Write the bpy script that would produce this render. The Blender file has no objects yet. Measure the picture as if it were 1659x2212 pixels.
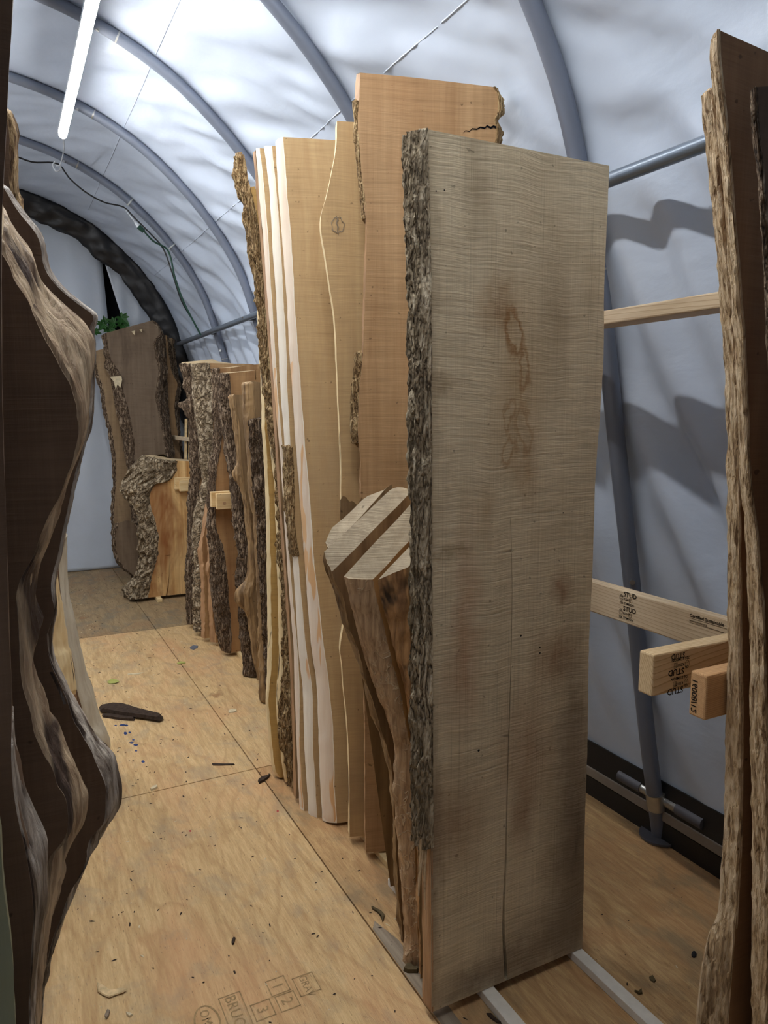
import bpy, bmesh, math, random
from mathutils import Vector, noise
R = random.Random(7)
C = bpy.context.scene.collection
F = 1600.0; CX, CY = 829.5, 1106.0; H = 1.6
TH = math.atan((CY-890)/F); PSI = math.atan(CX/F*math.cos(TH))
# ---------------------------------------------------------------- sightlines: photo point -> place in the tent
def ray(u, v):
    r = (u-CX)/F; up = (CY-v)/F
    fy = math.cos(TH)+up*math.sin(TH); fz = -math.sin(TH)+up*math.cos(TH)
    return Vector((r*math.cos(PSI)+fy*math.sin(PSI), -r*math.sin(PSI)+fy*math.cos(PSI), fz))
def pl(u, v, y0, k=0.0, q=0.0, x0=0.0):
    d = ray(u, v); t = (y0+k*H-q*x0)/(d.y-k*d.z-q*d.x)
    return Vector((d.x*t, d.y*t, H+d.z*t))
def fl(u, v, z=0.0):
    d = ray(u, v); t = (z-H)/d.z
    return Vector((d.x*t, d.y*t, z))
def ns(x, y, z): return noise.noise(Vector((x, y, z)))
def fbm(x, y, z, o=3):
    s = 0; a = 1
    for i in range(o):
        s += a*noise.noise(Vector((x, y, z))); a *= .5; x *= 2.03; y *= 2.03; z *= 2.03
    return s
# ---------------------------------------------------------------- object helpers
def obj(name, verts, faces, mats, parent=None, mi=None, smooth=True, auto=None):
    me = bpy.data.meshes.new(name)
    o = bpy.data.objects.new(name, me)
    off = parent_world(parent) if parent else Vector((0, 0, 0))
    me.from_pydata([tuple(Vector(v)-off) for v in verts], [], faces)
    for m in (mats if isinstance(mats, (list, tuple)) else [mats]): me.materials.append(m)
    if mi:
        for p, i in zip(me.polygons, mi): p.material_index = i
    if smooth:
        for p in me.polygons: p.use_smooth = True
    bm = bmesh.new(); bm.from_mesh(me); bmesh.ops.recalc_face_normals(bm, faces=bm.faces[:])
    if auto is not None:
        for e in bm.edges:
            if len(e.link_faces) == 2 and e.calc_face_angle(0) > auto: e.smooth = False
    bm.to_mesh(me); bm.free()
    C.objects.link(o)
    if parent: o.parent = parent
    return o
def parent_world(p):
    v = Vector(p.location)
    while p.parent: p = p.parent; v += Vector(p.location)
    return v
def rebase(o):                      # origin of a single-mesh thing to the middle of its underside
    me = o.data; n = len(me.vertices)
    if not n or o.parent: return o
    xs = [v.co.x for v in me.vertices]; ys = [v.co.y for v in me.vertices]; zs = [v.co.z for v in me.vertices]
    c = Vector(((min(xs)+max(xs))/2, (min(ys)+max(ys))/2, min(zs)))
    for v in me.vertices: v.co -= c
    o.location = c
    return o
def tag(o, label, cat, group=None):
    o['label'] = label; o['category'] = cat
    if group: o['group'] = group
    return rebase(o) if o.type == 'MESH' else o
def thing(name, loc, label, cat, group=None):
    o = bpy.data.objects.new(name, None); C.objects.link(o); o.location = loc; o.empty_display_size = .1
    o['label'] = label; o['category'] = cat
    if group: o['group'] = group
    return o
def struct(o): o['kind'] = 'structure'; return o
class MB:
    def __init__(s): s.v = []; s.f = []; s.m = []
    def box(s, a, b, m=0):
        n = len(s.v)
        for z in (a[2], b[2]):
            for y in (a[1], b[1]):
                for x in (a[0], b[0]): s.v.append((x, y, z))
        for q in ((0,1,3,2),(4,6,7,5),(0,4,5,1),(2,3,7,6),(0,2,6,4),(1,5,7,3)): s.f.append([n+i for i in q]); s.m.append(m)
    def tube(s, pts, r, n=16, m=0, cap=True, closed=False):
        pts = [Vector(p) for p in pts]; N = len(pts); base = len(s.v); up = None
        rs = r if isinstance(r, (list, tuple)) else [r]*N
        for i, p in enumerate(pts):
            t = (pts[min(i+1, N-1)]-pts[max(i-1, 0)]).normalized()
            if up is None:
                up = t.orthogonal().normalized()
            up = (up-t*up.dot(t)).normalized(); sd = t.cross(up)
            for j in range(n):
                a = 2*math.pi*j/n; s.v.append(tuple(p+(up*math.cos(a)+sd*math.sin(a))*rs[i]))
        for i in range(N-1):
            for j in range(n):
                s.f.append([base+i*n+j, base+i*n+(j+1) % n, base+(i+1)*n+(j+1) % n, base+(i+1)*n+j]); s.m.append(m)
        if cap:
            s.f.append([base+j for j in range(n)][::-1]); s.f.append([base+(N-1)*n+j for j in range(n)]); s.m += [m, m]
    def build(s, name, mat, parent=None, smooth=True, auto=.6):
        return obj(name, s.v, s.f, mat, parent, s.m, smooth, auto)
def rbox(name, a, b, mat, parent=None, bev=.003, lines=1):
    mb = MB(); mb.box(a, b); o = mb.build(name, mat, parent, False, None)
    if bev:
        md = o.modifiers.new('b', 'BEVEL'); md.width = bev; md.segments = 2
    return o
# ---------------------------------------------------------------- material helpers
class NT:
    def __init__(s, name):
        s.mat = bpy.data.materials.new(name); s.mat.use_nodes = True; s.t = s.mat.node_tree
        s.b = s.t.nodes['Principled BSDF']; s.tc = s.t.nodes.new('ShaderNodeTexCoord'); s._p = None
    def n(s, typ, **kw):
        nd = s.t.nodes.new('ShaderNode'+typ)
        for k, v in kw.items():
            if k.startswith('i_'): s.set(nd.inputs[k[2:].replace('_', ' ')], v)
            else: setattr(nd, k, v)
        return nd
    def set(s, inp, v):
        if isinstance(v, bpy.types.NodeSocket): s.t.links.new(v, inp)
        else: inp.default_value = v
    def m(s, op, a, b=0.0, c=None, clamp=False):
        nd = s.t.nodes.new('ShaderNodeMath'); nd.operation = op; nd.use_clamp = clamp
        s.set(nd.inputs[0], a); s.set(nd.inputs[1], b)
        if c is not None: s.set(nd.inputs[2], c)
        return nd.outputs[0]
    def pos(s, rnd=True):
        if s._p is None:
            p = s.tc.outputs['Object']
            if rnd:
                oi = s.n('ObjectInfo'); mu = s.n('VectorMath', operation='SCALE'); s.set(mu.inputs[0], (37., 19., 53.)); s.set(mu.inputs['Scale'], oi.outputs['Random'])
                ad = s.n('VectorMath', operation='ADD'); s.set(ad.inputs[0], p); s.set(ad.inputs[1], mu.outputs[0]); p = ad.outputs[0]
            s._p = p
        return s._p
    def sc(s, v, sx, sy, sz):
        mp = s.n('Mapping'); s.set(mp.inputs['Vector'], v); mp.inputs['Scale'].default_value = (sx, sy, sz); return mp.outputs[0]
    def noise(s, v, scale=1., detail=4., rough=.55, dist=0.):
        nd = s.n('TexNoise'); s.set(nd.inputs['Vector'], v); nd.inputs['Scale'].default_value = scale
        nd.inputs['Detail'].default_value = detail; nd.inputs['Roughness'].default_value = rough; nd.inputs['Distortion'].default_value = dist
        return nd.outputs[0]
    def ramp(s, x, *st):
        nd = s.n('ValToRGB'); s.set(nd.inputs[0], x); cr = nd.color_ramp
        while len(cr.elements) < len(st): cr.elements.new(.5)
        for e, (p, c) in zip(cr.elements, st):
            e.position = p; e.color = (c[0], c[1], c[2], 1) if not isinstance(c, (int, float)) else (c, c, c, 1)
        return nd.outputs[0]
    def mix(s, f, a, b, mode='MIX'):
        nd = s.n('Mix', data_type='RGBA', blend_type=mode); s.set(nd.inputs[0], f)
        for i, x in ((6, a), (7, b)):
            if isinstance(x, (tuple, list)): x = (x[0], x[1], x[2], 1)
            s.set(nd.inputs[i], x)
        return nd.outputs[2]
    def bump(s, h, st=.3, d=.01, nrm=None):
        nd = s.n('Bump'); s.set(nd.inputs['Height'], h); nd.inputs['Strength'].default_value = st; nd.inputs['Distance'].default_value = d
        if nrm is not None: s.set(nd.inputs['Normal'], nrm)
        return nd.outputs[0]
    def out(s, col=None, rough=.6, nrm=None, spec=.3, metal=0.):
        if col is not None: s.set(s.b.inputs['Base Color'], col if not isinstance(col, tuple) else (col[0], col[1], col[2], 1))
        s.set(s.b.inputs['Roughness'], rough); s.b.inputs['Specular IOR Level'].default_value = spec; s.b.inputs['Metallic'].default_value = metal
        if nrm is not None: s.set(s.b.inputs['Normal'], nrm)
        return s.mat
def lin(r, g, b):
    return tuple(((c/255)/12.92 if c/255 <= .04045 else ((c/255+.055)/1.055)**2.4) for c in (r, g, b))
def wood(name, base, dark, saw=.5, pitch=260., streak=.6, blot=None, blotamt=.5, wavy=1.5, bumpst=.4, curly=0., extra=None, rough=.62, axis='z', rnd=True, xf=3.6, hair=.4):
    """sawn board: grain runs along the board (z), saw kerf marks across it"""
    t = NT(name); p = t.pos(rnd)
    S = (lambda a, b: t.sc(p, a, a, b)) if axis == 'z' else ((lambda a, b: t.sc(p, b, a, a)) if axis == 'x' else (lambda a, b: t.sc(p, a, b, a)))
    g1 = t.noise(S(22, 1.1), 1., 5., .6, .6)
    g2 = t.noise(S(120, 3.), 1., 3., .6)
    c = t.mix(t.m('MULTIPLY', t.ramp(g1, (.35, 0.), (.7, 1.)), streak), base, dark)
    # kerf marks
    warp = t.noise(S(wavy*.8, 1.6), 1., 2., .5)
    pz = t.n('SeparateXYZ'); t.set(pz.inputs[0], p); iz = {'z': 2, 'x': 0, 'y': 1}[axis]
    zz = t.m('ADD', pz.outputs[iz], t.m('MULTIPLY', warp, .055))
    cb = t.n('CombineXYZ'); t.set(cb.inputs[0], t.m('MULTIPLY', pz.outputs[0 if iz else 1], xf)); t.set(cb.inputs[2], t.m('MULTIPLY', zz, pitch))
    k1 = t.noise(cb.outputs[0], 1., 2., .7)
    cb2 = t.n('CombineXYZ'); t.set(cb2.inputs[0], t.m('MULTIPLY', pz.outputs[0 if iz else 1], xf*1.2)); t.set(cb2.inputs[2], t.m('MULTIPLY', zz, pitch*.3))
    k2 = t.noise(cb2.outputs[0], 1., 3., .7)
    kk = t.m('ADD', t.m('MULTIPLY', k1, .55), t.m('MULTIPLY', k2, .6))
    patch = t.noise(S(2.6, 1.7), 2.3, 3., .6)
    mk = t.m('MULTIPLY', t.m('MULTIPLY', t.ramp(kk, (.40, 1.), (.66, 0.)), saw), t.ramp(patch, (.3, .35), (.65, 1.)))
    c = t.mix(mk, c, tuple(x*.55 for x in dark))
    c = t.mix(t.m('MULTIPLY', t.ramp(g2, (.3, 1.), (.55, 0.)), .35*streak*hair), c, tuple(x*.5 for x in dark))
    if blot:
        b = t.noise(S(3.2, 1.4), 1., 4., .6, .8)
        c = t.mix(t.m('MULTIPLY', t.ramp(b, (.5, 0.), (.72, 1.)), blotamt), c, blot)
    sp = t.noise(t.sc(p, 60, 60, 60), 1., 1., .5); c = t.mix(t.m('MULTIPLY', t.ramp(sp, (.74, 0.), (.78, 1.)), .6), c, tuple(x*.3 for x in dark))
    if extra: c = extra(t, c)
    h = t.m('ADD', t.m('MULTIPLY', kk, saw*1.4), t.m('MULTIPLY', g2, .4*hair))
    nb = t.bump(h, bumpst, .004)
    return t.out(c, rough, nb, .25)
def bark(name, hi, lo, mid=None, sx=55., sz=9., bumpst=1., d=.012):
    t = NT(name); p = t.pos()
    wz = t.noise(t.sc(p, 20, 20, 10), 1., 3., .6); cb = t.n('CombineXYZ')
    for i in range(3): t.set(cb.inputs[i], t.m('MULTIPLY', wz, 1.6))
    ad = t.n('VectorMath', operation='ADD'); t.set(ad.inputs[0], t.sc(p, sx, sx, sz)); t.set(ad.inputs[1], cb.outputs[0])
    r1 = t.m('MULTIPLY', t.m('ABSOLUTE', t.m('SUBTRACT', t.noise(ad.outputs[0], 1., 2., .5), .5)), 5.)
    ad2 = t.n('VectorMath', operation='ADD'); t.set(ad2.inputs[0], t.sc(p, sx*1.7, sx*1.7, sz*4.5)); t.set(ad2.inputs[1], cb.outputs[0])
    r2 = t.m('MULTIPLY', t.m('ABSOLUTE', t.m('SUBTRACT', t.noise(ad2.outputs[0], 1., 2., .5), .5)), 5.)
    n1 = t.noise(t.sc(p, 150, 150, 70), 1., 5., .7); n2 = t.noise(t.sc(p, 9, 9, 4), 1., 4., .6)
    h = t.m('ADD', t.m('ADD', t.m('MINIMUM', r1, 1.), t.m('MULTIPLY', t.m('MINIMUM', r2, 1.), .45)), t.m('MULTIPLY', n1, .5))
    h = t.m('DIVIDE', h, 1.9)
    md = mid or tuple((a+b)/2 for a, b in zip(hi, lo))
    c = t.ramp(h, (.16, lo), (.4, md), (.72, hi))
    c = t.mix(t.m('MULTIPLY', t.ramp(n2, (.45, 0.), (.65, 1.)), .6), c, tuple(x*.6 for x in md))
    return t.out(c, .85, t.bump(h, bumpst, d), .15)
def edgewood(name, base, dark, sx=60., sz=4., amt=.6, bumpst=.5, spot=None, spotpos=(.5, .56), sscale=(9, 2.2), rough=.55, zcap=False):
    t = NT(name); p = t.pos()
    g = t.noise(t.sc(p, sx, sx, sz), 1., 5., .65, .5); g2 = t.noise(t.sc(p, sx*.25, sx*.25, sz*1.2), 1., 4., .6, 1.)
    c = t.mix(t.m('MULTIPLY', t.ramp(g, (.4, 0.), (.68, 1.)), amt), base, dark)
    c = t.mix(t.m('MULTIPLY', t.ramp(g2, (.5, 0.), (.7, 1.)), amt*.6), c, dark)
    if spot:
        b = t.noise(t.sc(p, sscale[0], sscale[0], sscale[1]), 1., 3., .55, .6)
        f = t.ramp(b, (spotpos[0], 0.), (spotpos[1], 1.))
        if zcap:
            sx_ = t.n('SeparateXYZ'); t.set(sx_.inputs[0], t.tc.outputs['Object']); f = t.m('MULTIPLY', f, t.m('LESS_THAN', t.m('ADD', sx_.outputs[2], t.m('MULTIPLY', b, .3)), 1.95))
        c = t.mix(f, c, spot)
    h = t.m('ADD', g, g2)
    return t.out(c, rough, t.bump(h, bumpst, .009), .3)
def plain(name, col, rough=.6, metal=0., spec=.4, var=.15, sc=8., bs=.0):
    t = NT(name); p = t.pos(); n = t.noise(p, sc, 4., .6)
    c = t.mix(t.ramp(n, (.35, 0.), (.7, 1.)), col, tuple(x*(1-var*2) for x in col))
    nb = t.bump(t.noise(p, sc*20, 3., .6), bs, .002) if bs else None
    return t.out(c, rough, nb, spec, metal)
M = {}
EXPO = 0.44
exec_mats = None
# ---- board faces
M['maple'] = None
M['beech'] = wood('beech_face', lin(190, 155, 114), lin(154, 118, 80), .5, 200, .7, lin(160, 118, 78), .5, 1.6)
M['tanface'] = wood('tan_face', lin(200, 170, 124), lin(168, 134, 92), .35, 200, .5, lin(150, 128, 100), .55, 2.2)
M['birch'] = wood('birch_face', lin(200, 170, 124), lin(172, 136, 92), .35, 170, .45, lin(184, 160, 124), .5, 1.4)
M['yellow'] = wood('yellow_face', lin(196, 160, 96), lin(160, 122, 66), .35, 180, .5, lin(170, 120, 66), .4)
M['plyface'] = wood('smooth_face', lin(190, 144, 90), lin(160, 112, 64), .12, 160, .5, lin(150, 100, 58), .5, 1., .15)
M['walnut'] = wood('walnut_face', lin(126, 100, 78), lin(86, 64, 48), .35, 150, .6, lin(66, 49, 37), .7, 2.5, .5)
M['walnutred'] = wood('walnut_red_face', lin(160, 122, 86), lin(110, 76, 50), .35, 170, .6, lin(70, 42, 26), .6, 2.5, .4)
M['fargrey'] = wood('grey_brown_face', lin(130, 112, 92), lin(92, 76, 60), .3, 70, .6, lin(70, 58, 48), .85, 2.5, .4)
M['farbrown'] = wood('warm_brown_face', lin(160, 136, 104), lin(112, 90, 68), .35, 90, .6, lin(104, 80, 58), .6, 2.5, .4)
M['oldtan'] = wood('aged_tan_face', lin(180, 146, 104), lin(140, 104, 68), .35, 80, .6, lin(150, 108, 70), .5, 2.5, .4)
M['figured'] = wood('figured_brown_face', lin(186, 148, 102), lin(134, 96, 62), .4, 45, .8, lin(140, 98, 62), .7, 3.5, .4)
M['weather'] = wood('weathered_face', lin(170, 142, 104), lin(106, 82, 56), .2, 60, 1., lin(90, 68, 48), .6, 2., .5)
M['spalt'] = wood('spalted_face', lin(240, 206, 146), lin(186, 132, 72), .15, 60, 1., lin(140, 86, 46), 1., 1.5, .4)
M['endgrain'] = wood('end_grain', lin(206, 184, 146), lin(164, 138, 100), .25, 120, .5, lin(150, 128, 98), .5, 3., .6)
M['greyend'] = wood('grey_end_grain', lin(186, 170, 142), lin(136, 118, 92), .6, 260, .6, lin(120, 106, 86), .7, 3., 1.)
M['pine'] = wood('pine_face', lin(232, 208, 164), lin(196, 158, 104), .05, 60, .5, None, 0, 1., .1, axis='x')
M['piney'] = wood('pine_face_long', lin(226, 206, 170), lin(176, 142, 100), .05, 60, .5, None, 0, 1., .1, axis='y')
def pine(name, base, late, k=150., yc=.3, zc=-.05, axis='x', rnd=True):
    t = NT(name); p = t.pos(rnd); sx = t.n('SeparateXYZ'); t.set(sx.inputs[0], p)
    a_, b_ = (1, 2) if axis == 'x' else (0, 2); L_ = 0 if axis == 'x' else 1
    w = t.noise(t.sc(p, *( (2., 12, 12) if axis == 'x' else (12, 2., 12))), 1., 3., .5)
    a = t.m('ADD', t.m('SUBTRACT', sx.outputs[a_], yc), t.m('MULTIPLY', sx.outputs[L_], .05)); b = t.m('SUBTRACT', sx.outputs[b_], zc)
    d = t.m('ADD', t.m('SQRT', t.m('ADD', t.m('MULTIPLY', a, a), t.m('MULTIPLY', b, b))), t.m('MULTIPLY', w, .018))
    r = t.m('FRACT', t.m('MULTIPLY', d, k)); c = t.mix(t.m('MULTIPLY', t.ramp(r, (.0, .15), (.72, .25), (.93, 1.), (1., .1)), .75), base, late)
    g = t.noise(t.sc(p, *((6, 160, 160) if axis == 'x' else (160, 6, 160))), 1., 3., .6); c = t.mix(t.m('MULTIPLY', t.ramp(g, (.4, 0.), (.7, 1.)), .3), c, late)
    return t.out(c, .6, t.bump(g, .15, .002), .3)
M['pine_end'] = pine('pine_ringed', lin(238, 214, 170), lin(176, 132, 82), 165., .33, -.12, rnd=False)
M['pine_long'] = pine('pine_ringed_long', lin(226, 208, 176), lin(170, 138, 104), 120., .12, -.16, 'y', rnd=False)
M['pine_warm'] = pine('pine_ringed_warm', lin(220, 178, 128), lin(160, 108, 66), 330., .22, -.25, rnd=False)
M['greygreen'] = wood('grey_green_board', lin(150, 150, 120), lin(110, 108, 84), .1, 60, .6)
M['pinestud'] = wood('sawn_pine', lin(232, 208, 160), lin(190, 146, 84), .05, 60, .7, None, 0, 1., .12, axis='x')
M['pineorange'] = wood('sawn_pine_orange', lin(214, 168, 116), lin(176, 124, 76), .05, 60, .7, None, 0, 1., .12, axis='x')
# ---- live edges and bark
M['bark_grey'] = bark('grey_furrowed_bark', lin(226, 212, 184), lin(58, 47, 36), lin(168, 152, 126), 60, 9, 1., .014)
M['bark_dark'] = bark('dark_bark', lin(176, 156, 132), lin(40, 31, 24), lin(112, 93, 75), 70, 14, 1., .014)
M['bark_tan'] = bark('tan_bark', lin(206, 182, 138), lin(80, 60, 38), lin(160, 132, 94), 70, 14, 1., .012)
M['bark_scaly'] = bark('scaly_bark', lin(214, 198, 170), lin(58, 46, 36), lin(152, 134, 108), 26, 20, 1., .02)
M['cream'] = edgewood('cream_edge', lin(240, 220, 174), lin(206, 172, 118), 50, 3, .5, .3, lin(96, 74, 48), (.62, .66), (14, 3))
M['whiteedge'] = edgewood('white_inner_bark', lin(244, 236, 220), lin(226, 208, 184), 40, 3, .4, .2, lin(232, 192, 148), (.62, .63), (7, 1.3), zcap=True)
M['pinkedge'] = edgewood('pink_inner_bark', lin(240, 224, 204), lin(222, 196, 166), 40, 3, .4, .25, lin(230, 188, 140), (.57, .58), (7, 1.2), zcap=True)
M['reddish'] = edgewood('reddish_edge', lin(184, 146, 108), lin(124, 90, 64), 60, 4, .6, .4)
M['sapwood'] = edgewood('pale_sapwood_edge', lin(216, 192, 158), lin(124, 94, 70), 40, 4, .9, 1.3, lin(84, 68, 58), (.56, .63), (9, 3))
M['silver'] = edgewood('silvery_edge', lin(208, 198, 184), lin(92, 74, 60), 36, 6, 1., 1.6, lin(66, 54, 47), (.53, .62), (12, 6))
M['orange'] = edgewood('orange_brown_edge', lin(190, 146, 98), lin(92, 62, 42), 40, 5, .9, .7, lin(58, 44, 34), (.54, .62), (10, 5))
M['weatheredge'] = edgewood('weathered_edge', lin(168, 138, 98), lin(84, 62, 42), 50, 3, .9, .7)
M['palegrey'] = edgewood('pale_grey_edge', lin(206, 200, 182), lin(156, 140, 114), 30, 3, .5, .4)
M['greybrown'] = edgewood('grey_brown_edge', lin(150, 134, 112), lin(80, 64, 50), 40, 4, .8, .7)
# larva galleries
def gallery():
    t = NT('gallery_edge'); p = t.pos()
    w = t.noise(t.sc(p, 22, 22, 22), 1., 2., .5); cb = t.n('CombineXYZ')
    for i in range(3): t.set(cb.inputs[i], t.m('MULTIPLY', w, 2.2))
    ad = t.n('VectorMath', operation='ADD'); t.set(ad.inputs[0], t.sc(p, 34, 34, 24)); t.set(ad.inputs[1], cb.outputs[0])
    nn = t.noise(ad.outputs[0], 1., 1.5, .5); band = t.m('SUBTRACT', 1., t.m('MULTIPLY', t.m('ABSOLUTE', t.m('SUBTRACT', nn, .5)), 26.), None, True)
    m1 = t.noise(t.sc(p, 7, 7, 5), 1., 3., .6); msk = t.m('MULTIPLY', band, t.ramp(m1, (.42, 0.), (.55, 1.)))
    g = t.noise(t.sc(p, 90, 90, 7), 1., 5., .65, .4)
    c = t.mix(t.ramp(g, (.35, 0.), (.7, 1.)), lin(208, 176, 138), lin(140, 110, 80))
    c = t.mix(t.m('MULTIPLY', t.ramp(t.noise(t.sc(p, 8, 8, 2), 1., 3., .6), (.5, 0.), (.7, 1.)), .4), c, lin(140, 100, 72))
    c = t.mix(t.m('MULTIPLY', msk, .85), c, lin(226, 202, 166))
    h = t.m('ADD', g, t.m('MULTIPLY', msk, 1.))
    return t.out(c, .6, t.bump(h, .7, .006), .3)
M['gallery'] = gallery()
def wormy(name, base, mid, dark):
    """surface under the bark, worked into long flakes and grooves"""
    t = NT(name); p = t.pos()
    wz = t.noise(t.sc(p, 30, 30, 12), 1., 3., .6); cb = t.n('CombineXYZ')
    for i in range(3): t.set(cb.inputs[i], t.m('MULTIPLY', wz, 2.4))
    ad = t.n('VectorMath', operation='ADD'); t.set(ad.inputs[0], t.sc(p, 90, 90, 12)); t.set(ad.inputs[1], cb.outputs[0])
    n1 = t.noise(ad.outputs[0], 1., 4., .6); n2 = t.noise(t.sc(p, 9, 9, 3), 1., 3., .6)
    c = t.ramp(n1, (.36, dark), (.47, mid), (.56, base)); c = t.mix(t.m('MULTIPLY', t.ramp(n2, (.48, 0.), (.66, 1.)), .5), c, mid)
    return t.out(c, .65, t.bump(n1, 1., .012), .25)
M['wormy'] = wormy('worm_worked_edge', lin(222, 200, 166), lin(190, 162, 124), lin(112, 86, 60))
M['wormy_dark'] = wormy('aged_worked_edge', lin(188, 160, 118), lin(128, 100, 70), lin(56, 42, 32))
# ---- pipe, tarp and the rest
M['pipe'] = plain('grey_powder_coated_pipe', lin(118, 126, 142), .42, .25, .5, .06, 3.)
M['purlin'] = plain('blue_grey_pipe', lin(118, 130, 144), .3, .5, .5, .06, 3.)
M['steel'] = plain('zinc_plated_steel', lin(190, 190, 186), .3, .9, .5, .1, 20.)
M['darkpipe'] = plain('dark_grey_pipe', lin(96, 96, 102), .5, .2, .4, .1, 6.)
M['black'] = plain('black_fabric', lin(20, 21, 25), .45, 0, .5, .2, 30., .3)
M['blackcable'] = plain('black_rubber', lin(22, 24, 26), .4)
M['greenplug'] = plain('green_plastic', lin(30, 70, 56), .4)
M['clear'] = plain('milky_plastic', lin(214, 220, 226), .3)
M['tie'] = plain('translucent_nylon', lin(200, 206, 204), .35)
M['leaf'] = plain('green_maple_leaf', lin(44, 92, 34), .5, 0, .4, .2, 30.)
M['leafy'] = plain('yellow_green_leaf', lin(176, 178, 96), .6, 0, .3, .15, 40.)
M['leaftan'] = plain('dry_tan_leaf', lin(228, 200, 152), .7, 0, .2, .2, 50., .4)
M['leafdark'] = plain('dry_dark_leaf', lin(96, 82, 56), .7, 0, .2, .2, 50., .4)
M['chip'] = plain('dark_bark_chip', lin(70, 56, 46), .8, 0, .2, .3, 60., .5)
M['chiplight'] = plain('pale_wood_chip', lin(224, 208, 172), .8, 0, .2, .15, 60., .4)
M['whitewood'] = plain('white_painted_wood', lin(226, 220, 208), .6, 0, .3, .06, 30., .2)
M['paledowel'] = plain('pale_wood_sticker', lin(226, 200, 150), .6, 0, .3, .1, 30., .2)
M['ink'] = plain('black_ink', lin(40, 34, 30), .8, 0, .1, .1)
M['floorink'] = plain('faded_ink', lin(170, 143, 102), .8, 0, .1, .2, 90.)
M['steelgrey'] = plain('grey_blue_leaf', lin(104, 108, 118), .6)
M['blue'] = plain('blue_paint', lin(34, 62, 120), .5); M['red'] = plain('red_paint', lin(170, 40, 34), .5)
M['pale'] = plain('pale_painted_rail', lin(150, 140, 128), .7, 0, .2, .1, 10.)
def emis():
    t = NT('led_diffuser'); t.b.inputs['Base Color'].default_value = (.9, .9, .9, 1)
    t.b.inputs['Emission Color'].default_value = (1., .98, .955, 1); t.b.inputs['Emission Strength'].default_value = LAMP; return t.mat
LAMP = 72.0
M['led'] = emis()
def tarp(name, base=(188, 200, 217), sheer=.5):
    t = NT(name); p = t.pos(False)
    n = t.noise(t.sc(p, 2.2, 1.2, 2.2), 1., 5., .6); weave = t.noise(t.sc(p, 9, 9, 9), 1., 8., .75)
    c = t.mix(t.ramp(n, (.3, 0.), (.7, 1.)), lin(*base), lin(*(x*.96 for x in base)))
    h = t.m('ADD', t.m('MULTIPLY', t.noise(t.sc(p, 4, 3, 6), 1., 4., .5, .2), 1.), t.m('MULTIPLY', weave, .15))
    nb = t.bump(h, .3, .03)
    return t.out(c, .36, nb, .5)
M['tarp'] = tarp('white_tarp_fabric')
M['tarpend'] = tarp('white_end_fabric', (200, 210, 222))
M['gap'] = plain('unlit_outside', lin(12, 13, 18), .9, 0, .1)
def plyfloor(name, base, dark, red, grey, greyamt):
    t = NT(name); p = t.pos(False)
    w = t.noise(t.sc(p, 2.6, .8, 1), 1., 3., .5, .3)
    sx = t.n('SeparateXYZ'); t.set(sx.inputs[0], p)
    ph = t.m('ADD', t.m('MULTIPLY', sx.outputs[0], 5.5), t.m('MULTIPLY', w, 9.))
    rings = t.m('FRACT', ph); rr = t.ramp(rings, (.0, .9), (.12, .0), (.8, .1), (1., .9))
    g = t.noise(t.sc(p, 90, 9, 1), 1., 6., .75, .3); g2 = t.noise(t.sc(p, 240, 34, 1), 1., 3., .6)
    g3 = t.noise(t.sc(p, 22, 3.2, 1), 1., 6., .75, .8)
    c = t.mix(t.m('MULTIPLY', t.ramp(g, (.38, 0.), (.66, 1.)), .75), base, dark)
    c = t.mix(t.m('MULTIPLY', t.ramp(g3, (.46, 0.), (.68, 1.)), .6), c, tuple(x*.8 for x in dark))
    c = t.mix(t.m('MULTIPLY', rr, .55), c, tuple(x*.85 for x in dark))
    b = t.noise(t.sc(p, 3.4, 1.6, 1), 1., 5., .6, .6); c = t.mix(t.m('MULTIPLY', t.ramp(b, (.48, 0.), (.68, 1.)), .5), c, red)
    b2 = t.noise(t.sc(p, 2.2, 1.5, 1), 3.1, 6., .65, .4); c = t.mix(t.m('MULTIPLY', t.ramp(b2, (.5, 0.), (.66, 1.)), greyamt), c, grey)
    c = t.mix(t.m('MULTIPLY', t.ramp(g2, (.63, 0.), (.70, 1.)), .6), c, tuple(x*.35 for x in dark))
    # knots
    v = t.n('TexVoronoi'); dn = t.noise(t.sc(p, 14, 9, 1), 1., 3., .6); ad = t.n('VectorMath', operation='ADD'); cb = t.n('CombineXYZ')
    t.set(cb.inputs[0], t.m('MULTIPLY', dn, .3)); t.set(cb.inputs[1], t.m('MULTIPLY', dn, .3)); t.set(ad.inputs[0], t.sc(p, 2.5, 1.5, .01)); t.set(ad.inputs[1], cb.outputs[0]); t.set(v.inputs['Vector'], ad.outputs[0]); v.inputs['Scale'].default_value = 1.
    kn = v.outputs['Distance']; c = t.mix(t.m('MULTIPLY', t.ramp(kn, (.04, 1.), (.085, 0.)), .7), c, lin(140, 96, 58))
    ring = t.m('MULTIPLY', t.ramp(kn, (.06, 0.), (.075, 1.), (.09, 0.)), .5); c = t.mix(ring, c, tuple(x*.45 for x in dark))
    h = t.m('ADD', g, t.m('MULTIPLY', g2, .6))
    return t.out(c, .6, t.bump(h, .5, .006), .25)
M['ply'] = plyfloor('plywood_sheet', lin(218, 188, 138), lin(184, 146, 98), lin(208, 156, 112), lin(158, 142, 116), .5)
M['plyfar'] = plyfloor('plywood_sheet_worn', lin(168, 144, 108), lin(132, 108, 76), lin(150, 112, 78), lin(120, 112, 94), .8)
M['plyside'] = plyfloor('plywood_sheet_brown_shaded', lin(208, 174, 124), lin(164, 124, 80), lin(178, 128, 86), lin(138, 120, 92), .7)  # browner copy of the ply: right-hand shade and dirt put into its colour
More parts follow.
